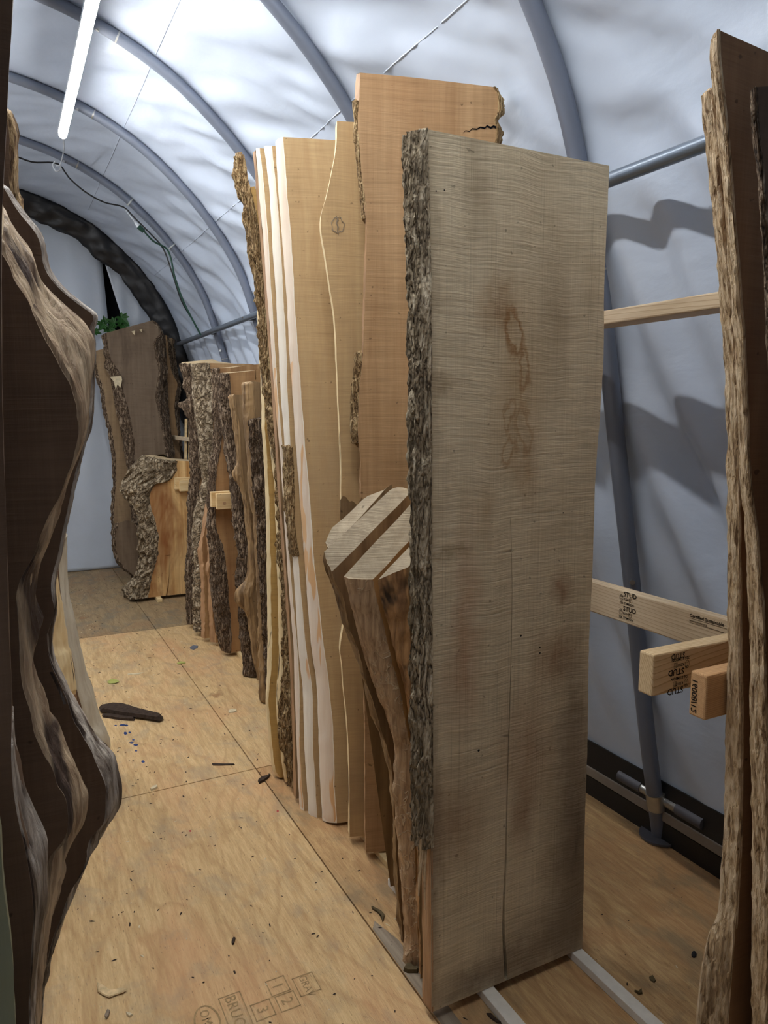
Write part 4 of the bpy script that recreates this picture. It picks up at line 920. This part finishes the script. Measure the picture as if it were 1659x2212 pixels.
# spots where the grey skin has flaked off
mb = MB()
for P in ([(237, 814), (262, 812), (264, 820), (260, 838), (254, 830), (250, 842), (246, 825)], [(284, 716), (292, 714), (291, 724), (287, 720)], [(301, 712), (307, 711), (306, 718)]):
    n = len(mb.v)
    for u, v in P: mb.v.append(tuple(pl(u, v, 7.275)))
    for u, v in P: mb.v.append(tuple(pl(u, v, 7.285)))
    k_ = len(P); mb.f += [list(range(n, n+k_))]+[[n+i, n+(i+1) % k_, n+k_+(i+1) % k_, n+k_+i] for i in range(k_)]; mb.m += [0]*(k_+1)
mb.build('flaked_patch', M['chiplight'], [o for o in bpy.data.objects if o.get('label', '').startswith('largest dark grey-brown')][0], False)
# green maple sprig
sp = thing('maple_sprig', tuple(pl(245, 700, 7.85)), 'green maple leaves on a thin twig above the dark slabs at the end wall', 'leaves')
mb = MB(); mb.tube(cat([pl(u, v, 7.85) for u, v in ((200, 718), (215, 712), (240, 705), (262, 690), (262, 760))], 20), .004, 6); mb.build('twig', M['chip'], sp)
def mleaf(u, v, s, rot, tilt=.3):
    P = [(0, -.1), (.12, -.32), (.42, -.38), (.34, -.12), (.75, .02), (.5, .14), (.62, .42), (.3, .36), (.22, .58), (0, 1.), (-.22, .58), (-.3, .36), (-.62, .42), (-.5, .14), (-.75, .02), (-.34, -.12), (-.42, -.38), (-.12, -.32)]
    c = pl(u, v, 7.82); vs = []
    for x, y in P:
        xx = x*math.cos(rot)-y*math.sin(rot); yy = x*math.sin(rot)+y*math.cos(rot); vs.append(c+Vector((xx*s, tilt*s*(yy-.5*abs(x)), yy*s)))
    o = obj('leaf', [c+Vector((0, .01, 0))]+vs, [[0, i+1, (i+1) % len(P)+1] for i in range(len(P))], M['leaf'], sp, None, False); md = o.modifiers.new('t', 'SOLIDIFY'); md.thickness = .0015
for q in ((222, 700, .085, 2.6), (235, 708, .1, 3.3), (262, 686, .105, 3.9), (265, 700, .09, 2.9), (206, 716, .06, 4.4), (246, 698, .09, 1.2), (228, 694, .06, .3)): mleaf(*q)
# ================================================================= LEFT STACK (near) - broad dark faces, pale worked edges to the aisle
LG = None
def ls(label, y0, t, FR, BR, xl=-.62, top=None, edge='silver', under=None, face='walnut', th=.003, amp=.010, sh=(0., 1.), bulge=.01, cols=26, fx=26, fz=7, rows=260, **kw):
    FRw = FR; zt = None
    s = Slab('live_edge_board', label, y0, t, FL=[(xl, 0, 0)], FR=FR, BR=BR, fx=xl, face=face, edge=under or edge, rows=rows, cols=3, bulge=bulge, em=9, **kw)
    s.shell('live_edge', edge, 'R', w0=0., w1=1.0, s0=sh[0], s1=sh[1], th=th, amp=amp, fx=fx, fz=fz, cols=cols, rows=360, jag=0)
    return s
ls('nearest dark slab at the left border, grey edge showing only low down', .80, .07,
   FR=[(30, -60), (28, 0), (19, 158), (13, 285), (8, 380), (4, 459), (3, 560), (3, 700), (5, 850), (10, 1050), (15, 1200), (20, 1400), (25, 1477), (25, 1650), (29, 1712), (39, 1774), (54, 1836), (66, 1910), (72, 1980), (66, 2083), (62, 2212)],
   BR=[(31, -60), (29, 0), (20, 158), (14, 285), (9, 380), (5, 459), (4, 560), (4, 700), (6, 850), (11, 1050), (16, 1200), (22, 1400), (27, 1500), (31, 1588), (45, 1642), (54, 1696), (74, 1745), (101, 1811), (102, 1877), (101, 1943), (91, 2001), (82, 2063), (76, 2125), (74, 2212)], ra=.0005, bulge=0., amp=.0015, th=.0002, under='walnut', sh=(.37, 1.))
ls('dark slab with a wide pale brown edge twisting down the left stack', .96, .075,
   FR=[(3, 520), (5, 547), (19, 569), (35, 610), (63, 652), (74, 680), (105, 745), (133, 800), (146, 822), (160, 854), (168, 895), (171, 922), (163, 968), (149, 1011), (136, 1052), (119, 1090), (100, 1125), (84, 1166), (68, 1207), (49, 1239), (38, 1266), (33, 1302), (38, 1329), (41, 1382), (43, 1444), (49, 1486), (62, 1531), (74, 1584), (95, 1626), (115, 1663), (124, 1692), (140, 1725), (146, 1766), (142, 1807), (124, 1832), (107, 1852), (101, 1877), (99, 1943), (88, 2010), (76, 2125), (72, 2212)],
   BR=[(5, 440), (22, 474), (63, 535), (76, 585), (108, 629), (142, 661), (177, 690), (194, 715), (198, 748), (196, 780), (190, 800), (188, 868), (187, 917), (176, 952), (163, 990), (146, 1030), (136, 1066), (122, 1112), (111, 1152), (95, 1193), (81, 1239), (76, 1288), (88, 1331), (68, 1364), (58, 1403), (74, 1444), (89, 1481), (101, 1531), (124, 1564), (140, 1601), (161, 1642), (179, 1687), (190, 1716), (181, 1762), (153, 1803), (136, 1832), (138, 1869), (120, 1918), (103, 1960), (93, 2030), (80, 2130), (74, 2212)], ra=.0025, edge='sapwood', bulge=.002, amp=.004, th=.0005)
ls('dark slab behind it whose lower end swings out into a rounded grey knobbly edge', 1.12, .075,
   FR=[(3, 400), (5, 402), (41, 458), (84, 515), (95, 572), (111, 604), (142, 636), (174, 661), (201, 682), (199, 700), (193, 704), (196, 730), (199, 760), (196, 800), (195, 850), (190, 922), (174, 976), (157, 1044), (144, 1106), (136, 1142), (122, 1207), (111, 1247), (111, 1288), (117, 1321), (106, 1356), (101, 1374), (109, 1428), (124, 1465), (140, 1502), (157, 1556), (177, 1589), (198, 1626), (214, 1663), (227, 1696), (229, 1737), (223, 1778), (198, 1807), (188, 1836), (186, 1857), (165, 1902), (146, 1939), (136, 1976), (115, 2026), (103, 2075), (89, 2108), (87, 2166), (78, 2212)],
   BR=[(3, 394), (6, 397), (44, 452), (87, 510), (98, 566), (114, 599), (145, 631), (177, 657), (203, 679), (201, 698), (194, 702), (197, 730), (200, 760), (197, 800), (196, 850), (191, 922), (175, 976), (158, 1044), (145, 1106), (137, 1142), (123, 1207), (112, 1247), (112, 1288), (119, 1321), (107, 1356), (102, 1374), (115, 1420), (140, 1477), (165, 1518), (206, 1584), (235, 1613), (252, 1650), (262, 1700), (258, 1737), (243, 1762), (214, 1791), (196, 1812), (190, 1836), (188, 1857), (167, 1902), (148, 1939), (137, 1976), (116, 2026), (104, 2075), (90, 2108), (88, 2166), (79, 2212)], ra=.0015, edge='silver', amp=.003, th=.0005, bulge=.002, fx=34, fz=12)
ls('slab with a frayed grey edge, only a sliver showing at far left under the roof', 1.34, .06,
   FR=[(3, 232), (8, 240), (16, 268), (18, 316), (20, 389), (28, 440), (30, 700), (40, 1100), (50, 1600), (52, 2200)], BR=[(5, 226), (16, 236), (31, 270), (33, 300), (31, 345), (31, 411), (44, 425), (48, 700), (55, 1100), (60, 1600), (62, 2200)], edge='wormy_dark', amp=.006, th=.001, bulge=.002, ra=.003)
g_ = Slab('live_edge_board', 'pale greenish board edge poking in at the lower left corner', .70, .03, FL=[(-.5, 0, 0)], fx=-.5, FR=[(-6, 1740), (0, 1776), (8, 1898), (25, 2042), (33, 2212)], BR=[(-4, 1740), (2, 1776), (10, 1898), (27, 2042), (35, 2212)], face='greygreen', edge='greygreen', rows=60, ra=.001)
# farther left slabs
n6 = Slab('live_edge_board', 'slab farther down the left side with a smooth pale grey edge', 3.30, .07, FL=[(-.45, 0, 0)], fx=-.45,
    FR=[(137, 1162), (127, 1193), (127, 1240), (130, 1275), (136, 1315), (144, 1382), (159, 1436), (163, 1477), (177, 1531), (190, 1572), (210, 1594), (214, 1640)],
    BR=[(142, 1149), (143, 1190), (144, 1234), (148, 1288), (163, 1342), (174, 1400), (186, 1450), (198, 1477), (214, 1539), (237, 1597), (237, 1617), (237, 1640)], face='walnut', edge='greybrown', rows=140, ra=.002, bulge=.006, em=7)
n6.shell('live_edge', 'palegrey', 'R', w0=0, w1=1., th=.002, amp=.004, fx=24, fz=4, cols=12, rows=160, jag=0)
n5 = Slab('live_edge_board', 'slab with a bright cream edge, between the dark left stack and the pale grey edge', 2.75, .07, FL=[(-.45, 0, 0)], fx=-.45,
    FR=[(108, 1215), (106, 1260), (104, 1300), (106, 1340), (100, 1370), (104, 1400), (118, 1418), (118, 1460), (128, 1500), (140, 1560), (150, 1640)],
    BR=[(122, 1215), (121, 1240), (126, 1275), (134, 1310), (141, 1345), (146, 1385), (150, 1400), (158, 1430), (163, 1480), (166, 1520), (172, 1600)], face='walnut', edge='cream', rows=120, ra=.003, bulge=.008, em=7)
n5.shell('live_edge', 'cream', 'R', w0=0, w1=1., s0=0, s1=.46, th=.003, amp=.005, fx=24, fz=6, cols=12, rows=90, jag=.006)
n5.shell('live_edge', 'walnutred', 'R', w0=0, w1=1., s0=.47, s1=1., th=.001, amp=.003, fx=24, fz=6, cols=10, rows=90, jag=0)
# ================================================================= RIGHT FOREGROUND STACK
def rs(label, y0, t, FL, BL, FR=1.75, face='walnutred', edge='wormy', th=.0008, amp=.0035, ztop=None, **kw):
    s = Slab('live_edge_board', label, y0, t, FL=FL, BL=BL, FR=FR, face=face, edge=edge, rows=260, cols=3, em=9, **kw)
    s.shell('live_edge', edge, 'L', w0=.0, w1=1.0, th=th, amp=amp, fx=60, fz=10, cols=22, rows=520, jag=.004)
    return s
rs('shorter right border slab with pale worm-worked edge, its foot flaring onto the floor', .875, .045,
   FL=[(1543, 186), (1553, 300), (1558, 400), (1567, 500), (1577, 600), (1588, 700), (1591, 808), (1595, 917), (1595, 1061), (1597, 1242), (1599, 1423), (1601, 1510), (1601, 1657), (1598, 1840), (1592, 1950), (1585, 2060), (1578, 2152), (1574, 2212)],
   BL=[(1518, 203), (1519, 237), (1525, 285), (1535, 380), (1548, 506), (1557, 617), (1559, 680), (1563, 718), (1570, 845), (1572, 989), (1572, 1134), (1575, 1242), (1574, 1423), (1572, 1480), (1570, 1583), (1567, 1730), (1561, 1822), (1556, 1932), (1550, 1972), (1535, 2005), (1524, 2042), (1515, 2090), (1508, 2152), (1502, 2212)], edge='wormy', ra=.0015, bulge=.002)
rs('tall reddish-brown slab at the right border rising to a sharp top corner', .80, .045,
   FL=[(1549, 63), (1552, 127), (1562, 222), (1570, 301), (1579, 411), (1586, 506), (1595, 601), (1600, 680), (1603, 700), (1608, 808), (1613, 917), (1615, 989), (1622, 1079), (1632, 1152), (1639, 1224), (1646, 1314), (1650, 1405), (1654, 1547), (1659, 1640), (1660, 1900), (1659, 2212)],
   BL=[(1541, 92), (1540, 158), (1549, 222), (1556, 294), (1564, 380), (1573, 491), (1580, 601), (1585, 680), (1588, 718), (1593, 808), (1597, 881), (1601, 940), (1603, 1025), (1612, 1134), (1617, 1242), (1621, 1332), (1622, 1477), (1623, 1657), (1625, 1877), (1623, 2023), (1623, 2212)],
   FT=[(1549, 63), (1659, 112), (1800, 175)], FR=1.62, edge='wormy', ra=.001, bulge=.001)
rs('darkest slab at the right border, nearest the viewer and in shade', .70, .04,
   FL=[(1629, 188), (1634, 285), (1645, 380), (1652, 459), (1660, 600), (1672, 900), (1690, 1300), (1700, 1700), (1705, 2212)],
   BL=[(1627, 190), (1631, 285), (1642, 380), (1649, 459), (1657, 600), (1668, 900), (1684, 1300), (1694, 1700), (1699, 2212)], FR=1.62, face='walnut', edge='bark_dark', ra=.002, FT=[(1629, 188), (1700, 184), (1760, 182)])
# ================================================================= STUDS (rack arms and rails)
def stud(name, a, b, label, mat, cat_='lumber', group=None):
    r = thing(name, ((a[0]+b[0])/2, (a[1]+b[1])/2, a[2]), label, cat_, group)
    r['_t'] = rbox('timber', a, b, M[mat], r, .004).name; return r
def tm(r): return bpy.data.objects[r['_t']]
st = stud('wooden_stud', (1.145, 1.036, 1.024), (1.56, 1.074, 1.113), 'pale stud end with upside-down black grade stamps near the right border', 'pine_end')
Y_ = 1.036-.0008
gradestamp(tm(st), (1.145+.058+.046, Y_, 1.020), (-1, 0, 0), (0, 0, -1), .044, 2, skip=())
mb = MB(); glyphs(mb, 'STUD', .016, (1.145+.058+.032, Y_, 1.112-.006), (-1, 0, 0), (0, 0, -1), .012); mb.build('printed_stamp', M['ink'], tm(st), False, None)
st3 = stud('wooden_stud', (1.166, .924, 1.012), (1.56, .962, 1.102), 'orange-tinted stud end, lower and nearer of the two near the right border', 'pine_warm')
mb = MB(); glyphs(mb, '16008/12', .018, (1.166-.0006, .944, 1.088), (0, 0, -1), (0, 1, 0), .015); mb.build('printed_stamp', M['ink'], tm(st3), False, None)
rail = stud('wooden_rail', (1.56, .35, .998), (1.598, 2.5, 1.092), 'long stamped stud on edge running away behind the largest slab at knee-to-waist height', 'pine_long')
gradestamp(tm(rail), (1.56-.0008, 1.545, 1.09), (0, -1, 0), (0, 0, 1), .046, 2)
mb = MB(); glyphs(mb, 'Certified Sustainable', .0125, (1.56-.0008, 1.30, 1.074), (0, -1, 0), (0, 0, 1), .02); glyphs(mb, 'www.forests.org', .008, (1.56-.0008, 1.30, 1.062), (0, -1, 0), (0, 0, 1), .01)
for z in (1.071, 1.059): mb.box((1.56-.0008, 1.16, z-.0006), (1.56-.0004, 1.30, z))
mb.build('printed_stamp', M['ink'], tm(rail), False, None)
stud('wooden_rail', (1.53, .35, 1.845), (1.62, 2.5, 1.883), 'unstamped pale stud lying flat above head height between the largest slab and the right stack', 'pine_long')
stud('wooden_rail', (1.50, 5.85, 1.335), (1.54, 7.9, 1.37), 'grey stud glimpsed between the end-wall slabs and the barked group', 'pine_long')
stud('wooden_stud', tuple(pl(378, 1058, 6.36)), tuple(pl(378, 1032, 6.36)+Vector((.7, .038, 0))), 'rear of two pale stud ends against the spalted slab', 'pinestud')
stud('wooden_stud', tuple(pl(389, 1062, 6.32)), tuple(pl(389, 1037, 6.32)+Vector((.6, .038, 0))), 'front of two pale stud ends against the spalted slab', 'pinestud')
stud('wooden_stud', tuple(pl(457, 1096, 4.615)), tuple(pl(457, 1063, 4.615)+Vector((.5, .038, 0))), 'rear of two pale stud ends in the dark barked group', 'pinestud')
kn = stud('wooden_stud', tuple(pl(469, 1101, 4.575)), tuple(pl(469, 1067, 4.575)+Vector((.4, .038, 0))), 'front of two pale stud ends in the dark barked group, with a reddish knot', 'pinestud')
mb = MB(); c = pl(485, 1087, 4.574)
for rr_, in ((.011,),): mb.v += [(c.x+rr_*math.cos(a/9*6.283), c.y-.0008, c.z+.8*rr_*math.sin(a/9*6.283)) for a in range(9)]; mb.f.append(list(range(9))); mb.m.append(0)
mb.build('knot', M['reddish'], tm(kn), False)
p0 = fl(424, 1290, .03)
lean = thing('lath_bundle', (1.4, 6.95, .0), 'pale thin lath leaning in the gap beside the end-wall slabs', 'lath'); mb = MB()
a = pl(402, 905, 7.0); b = Vector((a.x-.09, 6.9, .03))
for dx in (0, .035, .07): mb.tube([(a.x+dx, a.y, a.z), (b.x+dx, b.y, b.z)], .015, 4)
mb.build('lath', M['pinestud'], lean, False)
# stickers under the slabs
def stick(x0, x1, y0, y1, label, mat, h=.026):
    o = rbox('sticker', (x0, y0, 0.0005), (x1, y1, h), M[mat], None, .002); return tag(o, label, 'sticker')
a = fl(1040, 2139, .026); stick(1.078, 1.118, .45, 2.07, 'white sticker on the floor that runs out from under the largest slab, nearer the aisle', 'whitewood')
stick(1.398, 1.436, .45, 1.75, 'white sticker on the floor coming out from under the right corner of the largest slab', 'whitewood')
stick(1.118, 1.146, 2.15, 3.0, 'yellowish sticker under the smooth boards with its end showing beside the forked log', 'paledowel', .024)
stick(1.30, 1.335, 4.42, 4.95, 'short pale sticker under the figured brown slabs', 'paledowel', .028)
a = fl(345, 1300); stick(a.x-.02, a.x+.02, a.y-.02, a.y+.35, 'small pale peg sticking out from under the spalted slab', 'paledowel', .03)
# ================================================================= LITTER ON THE FLOOR
def chip(name, P, h, mat, label, cat_, group=None, z0=.0006, curl=0.):
    n = len(P); V = []; c = fl(sum(p[0] for p in P)/n, sum(p[1] for p in P)/n)
    for k, (dz, s_) in enumerate(((0, 1.), (h, .9))):
        for i, (u, v) in enumerate(P):
            q = fl(u, v); q = c+(q-c)*s_; q.z = z0+dz+curl*((q-c).length**2)*60; V.append(q)
    V.append(c+Vector((0, 0, z0+h))); Fc = [list(range(n))[::-1]]+[[i, (i+1) % n, n+(i+1) % n, n+i] for i in range(n)]+[[n+i, n+(i+1) % n, 2*n] for i in range(n)]
    return tag(obj(name, V, Fc, M[mat], None, None, False), label, cat_, group)
chip('bark_piece', [(214, 1532), (240, 1527), (262, 1528), (300, 1540), (352, 1553), (353, 1557), (345, 1562), (300, 1555), (250, 1548), (216, 1541)], .018, 'chip', 'large curved piece of dark bark lying in the aisle', 'bark piece', z0=.012)
chip('bark_piece', [(220, 1545), (250, 1545), (292, 1552), (290, 1558), (260, 1556), (222, 1550)], .012, 'chip', 'slimmer bark strip tucked under the large bark piece', 'bark piece')
chip('dry_leaf', [(209, 2128), (220, 2131), (232, 2140), (250, 2140), (262, 2138), (276, 2141), (266, 2148), (248, 2153), (236, 2158), (222, 2152), (212, 2146)], .003, 'leaftan', 'curled tan leaf on the floor at lower left', 'leaf', z0=.003, curl=.03)
chip('leaf', [(231, 1474), (240, 1469), (252, 1469), (258, 1474), (248, 1478), (236, 1478)], .003, 'leafy', 'small green-yellow leaf on the aisle floor above the bark piece', 'leaf', curl=.05)
chip('leaf', [(382, 1434), (390, 1430), (400, 1431), (401, 1434), (392, 1434), (386, 1436)], .004, 'leafy', 'small yellow leaf lying on the long floor joint', 'leaf', curl=.05)
chip('leaf', [(410, 1398), (417, 1394), (428, 1395), (427, 1400), (418, 1404), (411, 1402)], .002, 'steelgrey', 'round grey-blue leaf on the floor near the barked group', 'leaf')
chip('dry_leaf', [(871, 2098), (878, 2088), (888, 2088), (893, 2094), (905, 2098), (902, 2103), (880, 2103)], .012, 'leafdark', 'crumpled brown leaf at the foot of the fork slices', 'leaf')
chip('dry_leaf', [(802, 1959), (812, 1964), (824, 1970), (831, 1978), (829, 1990), (826, 1993), (824, 1982), (815, 1972), (804, 1965)], .006, 'leafdark', 'long curled dark leaf on the floor left of the largest slab', 'leaf')
chip('wood_chip', [(457, 1650), (480, 1651), (507, 1651), (508, 1653), (480, 1654), (460, 1654)], .004, 'chip', 'thin brown splinter on the aisle floor left of the joint crossing', 'wood chip')
chip('bark_piece', [(557, 1688), (566, 1681), (578, 1678), (585, 1674), (580, 1682), (568, 1690), (560, 1694)], .01, 'chip', 'dark splintered chip on the floor joint beside the pale slabs', 'bark piece')
chip('wood_chip', [(324, 1706), (332, 1700), (340, 1698), (341, 1702), (333, 1707), (327, 1709)], .008, 'chiplight', 'whitish chip beside the cross joint near the left stack', 'wood chip')
chip('wood_chip', [(493, 1536), (502, 1533), (511, 1533), (512, 1537), (504, 1540), (494, 1541)], .006, 'chiplight', 'pale chip on the floor left of the cream-edged slabs', 'wood chip')
chip('wood_chip', [(275, 1456), (300, 1454), (311, 1453), (300, 1457), (277, 1458)], .003, 'chiplight', 'straw-like sliver on the floor above the green leaf', 'wood chip')
chip('wood_chip', [(226, 2196), (232, 2183), (238, 2185), (235, 2198), (229, 2204)], .006, 'greybrown', 'grey twig bit below the curled tan leaf', 'wood chip')
chip('wood_chip', [(272, 2188), (282, 2191), (287, 2194), (280, 2198), (274, 2194)], .005, 'chiplight', 'white flake below and right of the curled tan leaf', 'wood chip')
chip('wood_chip', [(500, 2037), (504, 2027), (509, 2028), (505, 2041), (501, 2042)], .006, 'chip', 'small brown stub on the plywood in the foreground', 'wood chip')
chip('plastic_lid', [(1493+6*math.cos(i/10*6.283)+6, 2063+7*math.sin(i/10*6.283)) for i in range(10)], .004, 'black', 'tiny round black knob on the brown floor at right', 'debris')
chip('dry_leaf', [(1402, 2112), (1410, 2108), (1417, 2120), (1413, 2124), (1404, 2118)], .004, 'leafdark', 'small brown leaf on the shaded floor right of the white sticker', 'leaf')
chip('dry_leaf', [(1370, 2142), (1378, 2146), (1386, 2138), (1388, 2148), (1380, 2150)], .006, 'leafdark', 'curled scrap of leaf beside the right-hand white sticker', 'leaf')
chip('wood_chip', [(1050, 2190), (1060, 2190), (1075, 2205), (1085, 2212), (1075, 2212), (1058, 2200)], .004, 'chip', 'dark crumbs beside the nearer white sticker', 'wood chip')
# blue and red paint drips, a knot hole: marks on the floor itself
for name, mat, pts in (('blue_paint_spot', 'blue', ((265, 1566, 7, 2), (273, 1567, 4, 2), (271, 1584, 4, 3), (280, 1582, 3, 1.5), (288, 1598, 3, 1.5), (284, 1604, 5, 2), (293, 1609, 5, 2.5), (294, 1622, 3, 1.5), (309, 1645, 4, 2.5), (250, 1567, 3, 1.5))), ('red_paint_spot', 'red', ((600, 1752, 2.5, 2), (411, 1795, 2.5, 2), (555, 1572, 1.5, 1)))):
    mb = MB()
    for u, v, a, b in pts:
        n = len(mb.v)
        for i in range(12):
            f = 1+.35*ns(i*1.7, u, v); q = fl(u+a*f*math.cos(i/12*6.283), v+b*f*math.sin(i/12*6.283), .0008); mb.v.append(tuple(q))
        mb.f.append([n+i for i in range(12)]); mb.m.append(0)
    mb.build(name, M[mat], floor, False)
# fine dust of chips nobody could count
mb = MB(); rr = random.Random(3)
for i in range(700):
    y = rr.uniform(1.2, 7.5); x = rr.uniform(.1 if y > 1.8 else .25, 1.0+.1*rr.random() if y > 1.7 else 2.0); s = rr.uniform(.0008, .0028)*(1+.12*y); a = rr.uniform(0, 3.14); el = rr.uniform(1., 3.5); n = len(mb.v)
    for k in range(5):
        t = k/5*6.283; px_, py_ = s*el*math.cos(t), s*math.sin(t)*(.7+.5*rr.random()); mb.v.append((x+px_*math.cos(a)-py_*math.sin(a), y+px_*math.sin(a)+py_*math.cos(a), .0012))
    n2 = len(mb.v); mb.v.append((x, y, .003)); m_ = 0 if rr.random() < .8 else 1
    for k in range(5): mb.f.append([n+k, n+(k+1) % 5, n2]); mb.m.append(m_)
o = obj('sawdust_litter', mb.v, mb.f, [M['chip'], M['chiplight']], None, mb.m, False); o['kind'] = 'stuff'; tag(o, 'scattered crumbs of bark and sawdust over the plywood floor', 'litter')
# ================================================================= CAMERA AND LIGHT
cam = bpy.data.cameras.new('camera'); co = bpy.data.objects.new('camera', cam); C.objects.link(co)
cam.sensor_fit = 'HORIZONTAL'; cam.sensor_width = 36.; cam.lens = F/1659*36; cam.clip_start = .02
co.location = (0, 0, H); co.rotation_euler = (math.pi/2-TH, 0, -PSI)
sc = bpy.context.scene; sc.camera = co
w = bpy.data.worlds.new('night'); sc.world = w; w.use_nodes = True; w.node_tree.nodes['Background'].inputs[0].default_value = (.5, .6, .8, 1); w.node_tree.nodes['Background'].inputs[1].default_value = .02
sc.view_settings.view_transform = 'Standard'; sc.view_settings.look = 'None'; sc.view_settings.gamma = 1.; sc.view_settings.use_curve_mapping = False
sc.view_settings.exposure = EXPO

for o in bpy.data.objects:
    if '_t' in o: del o['_t']
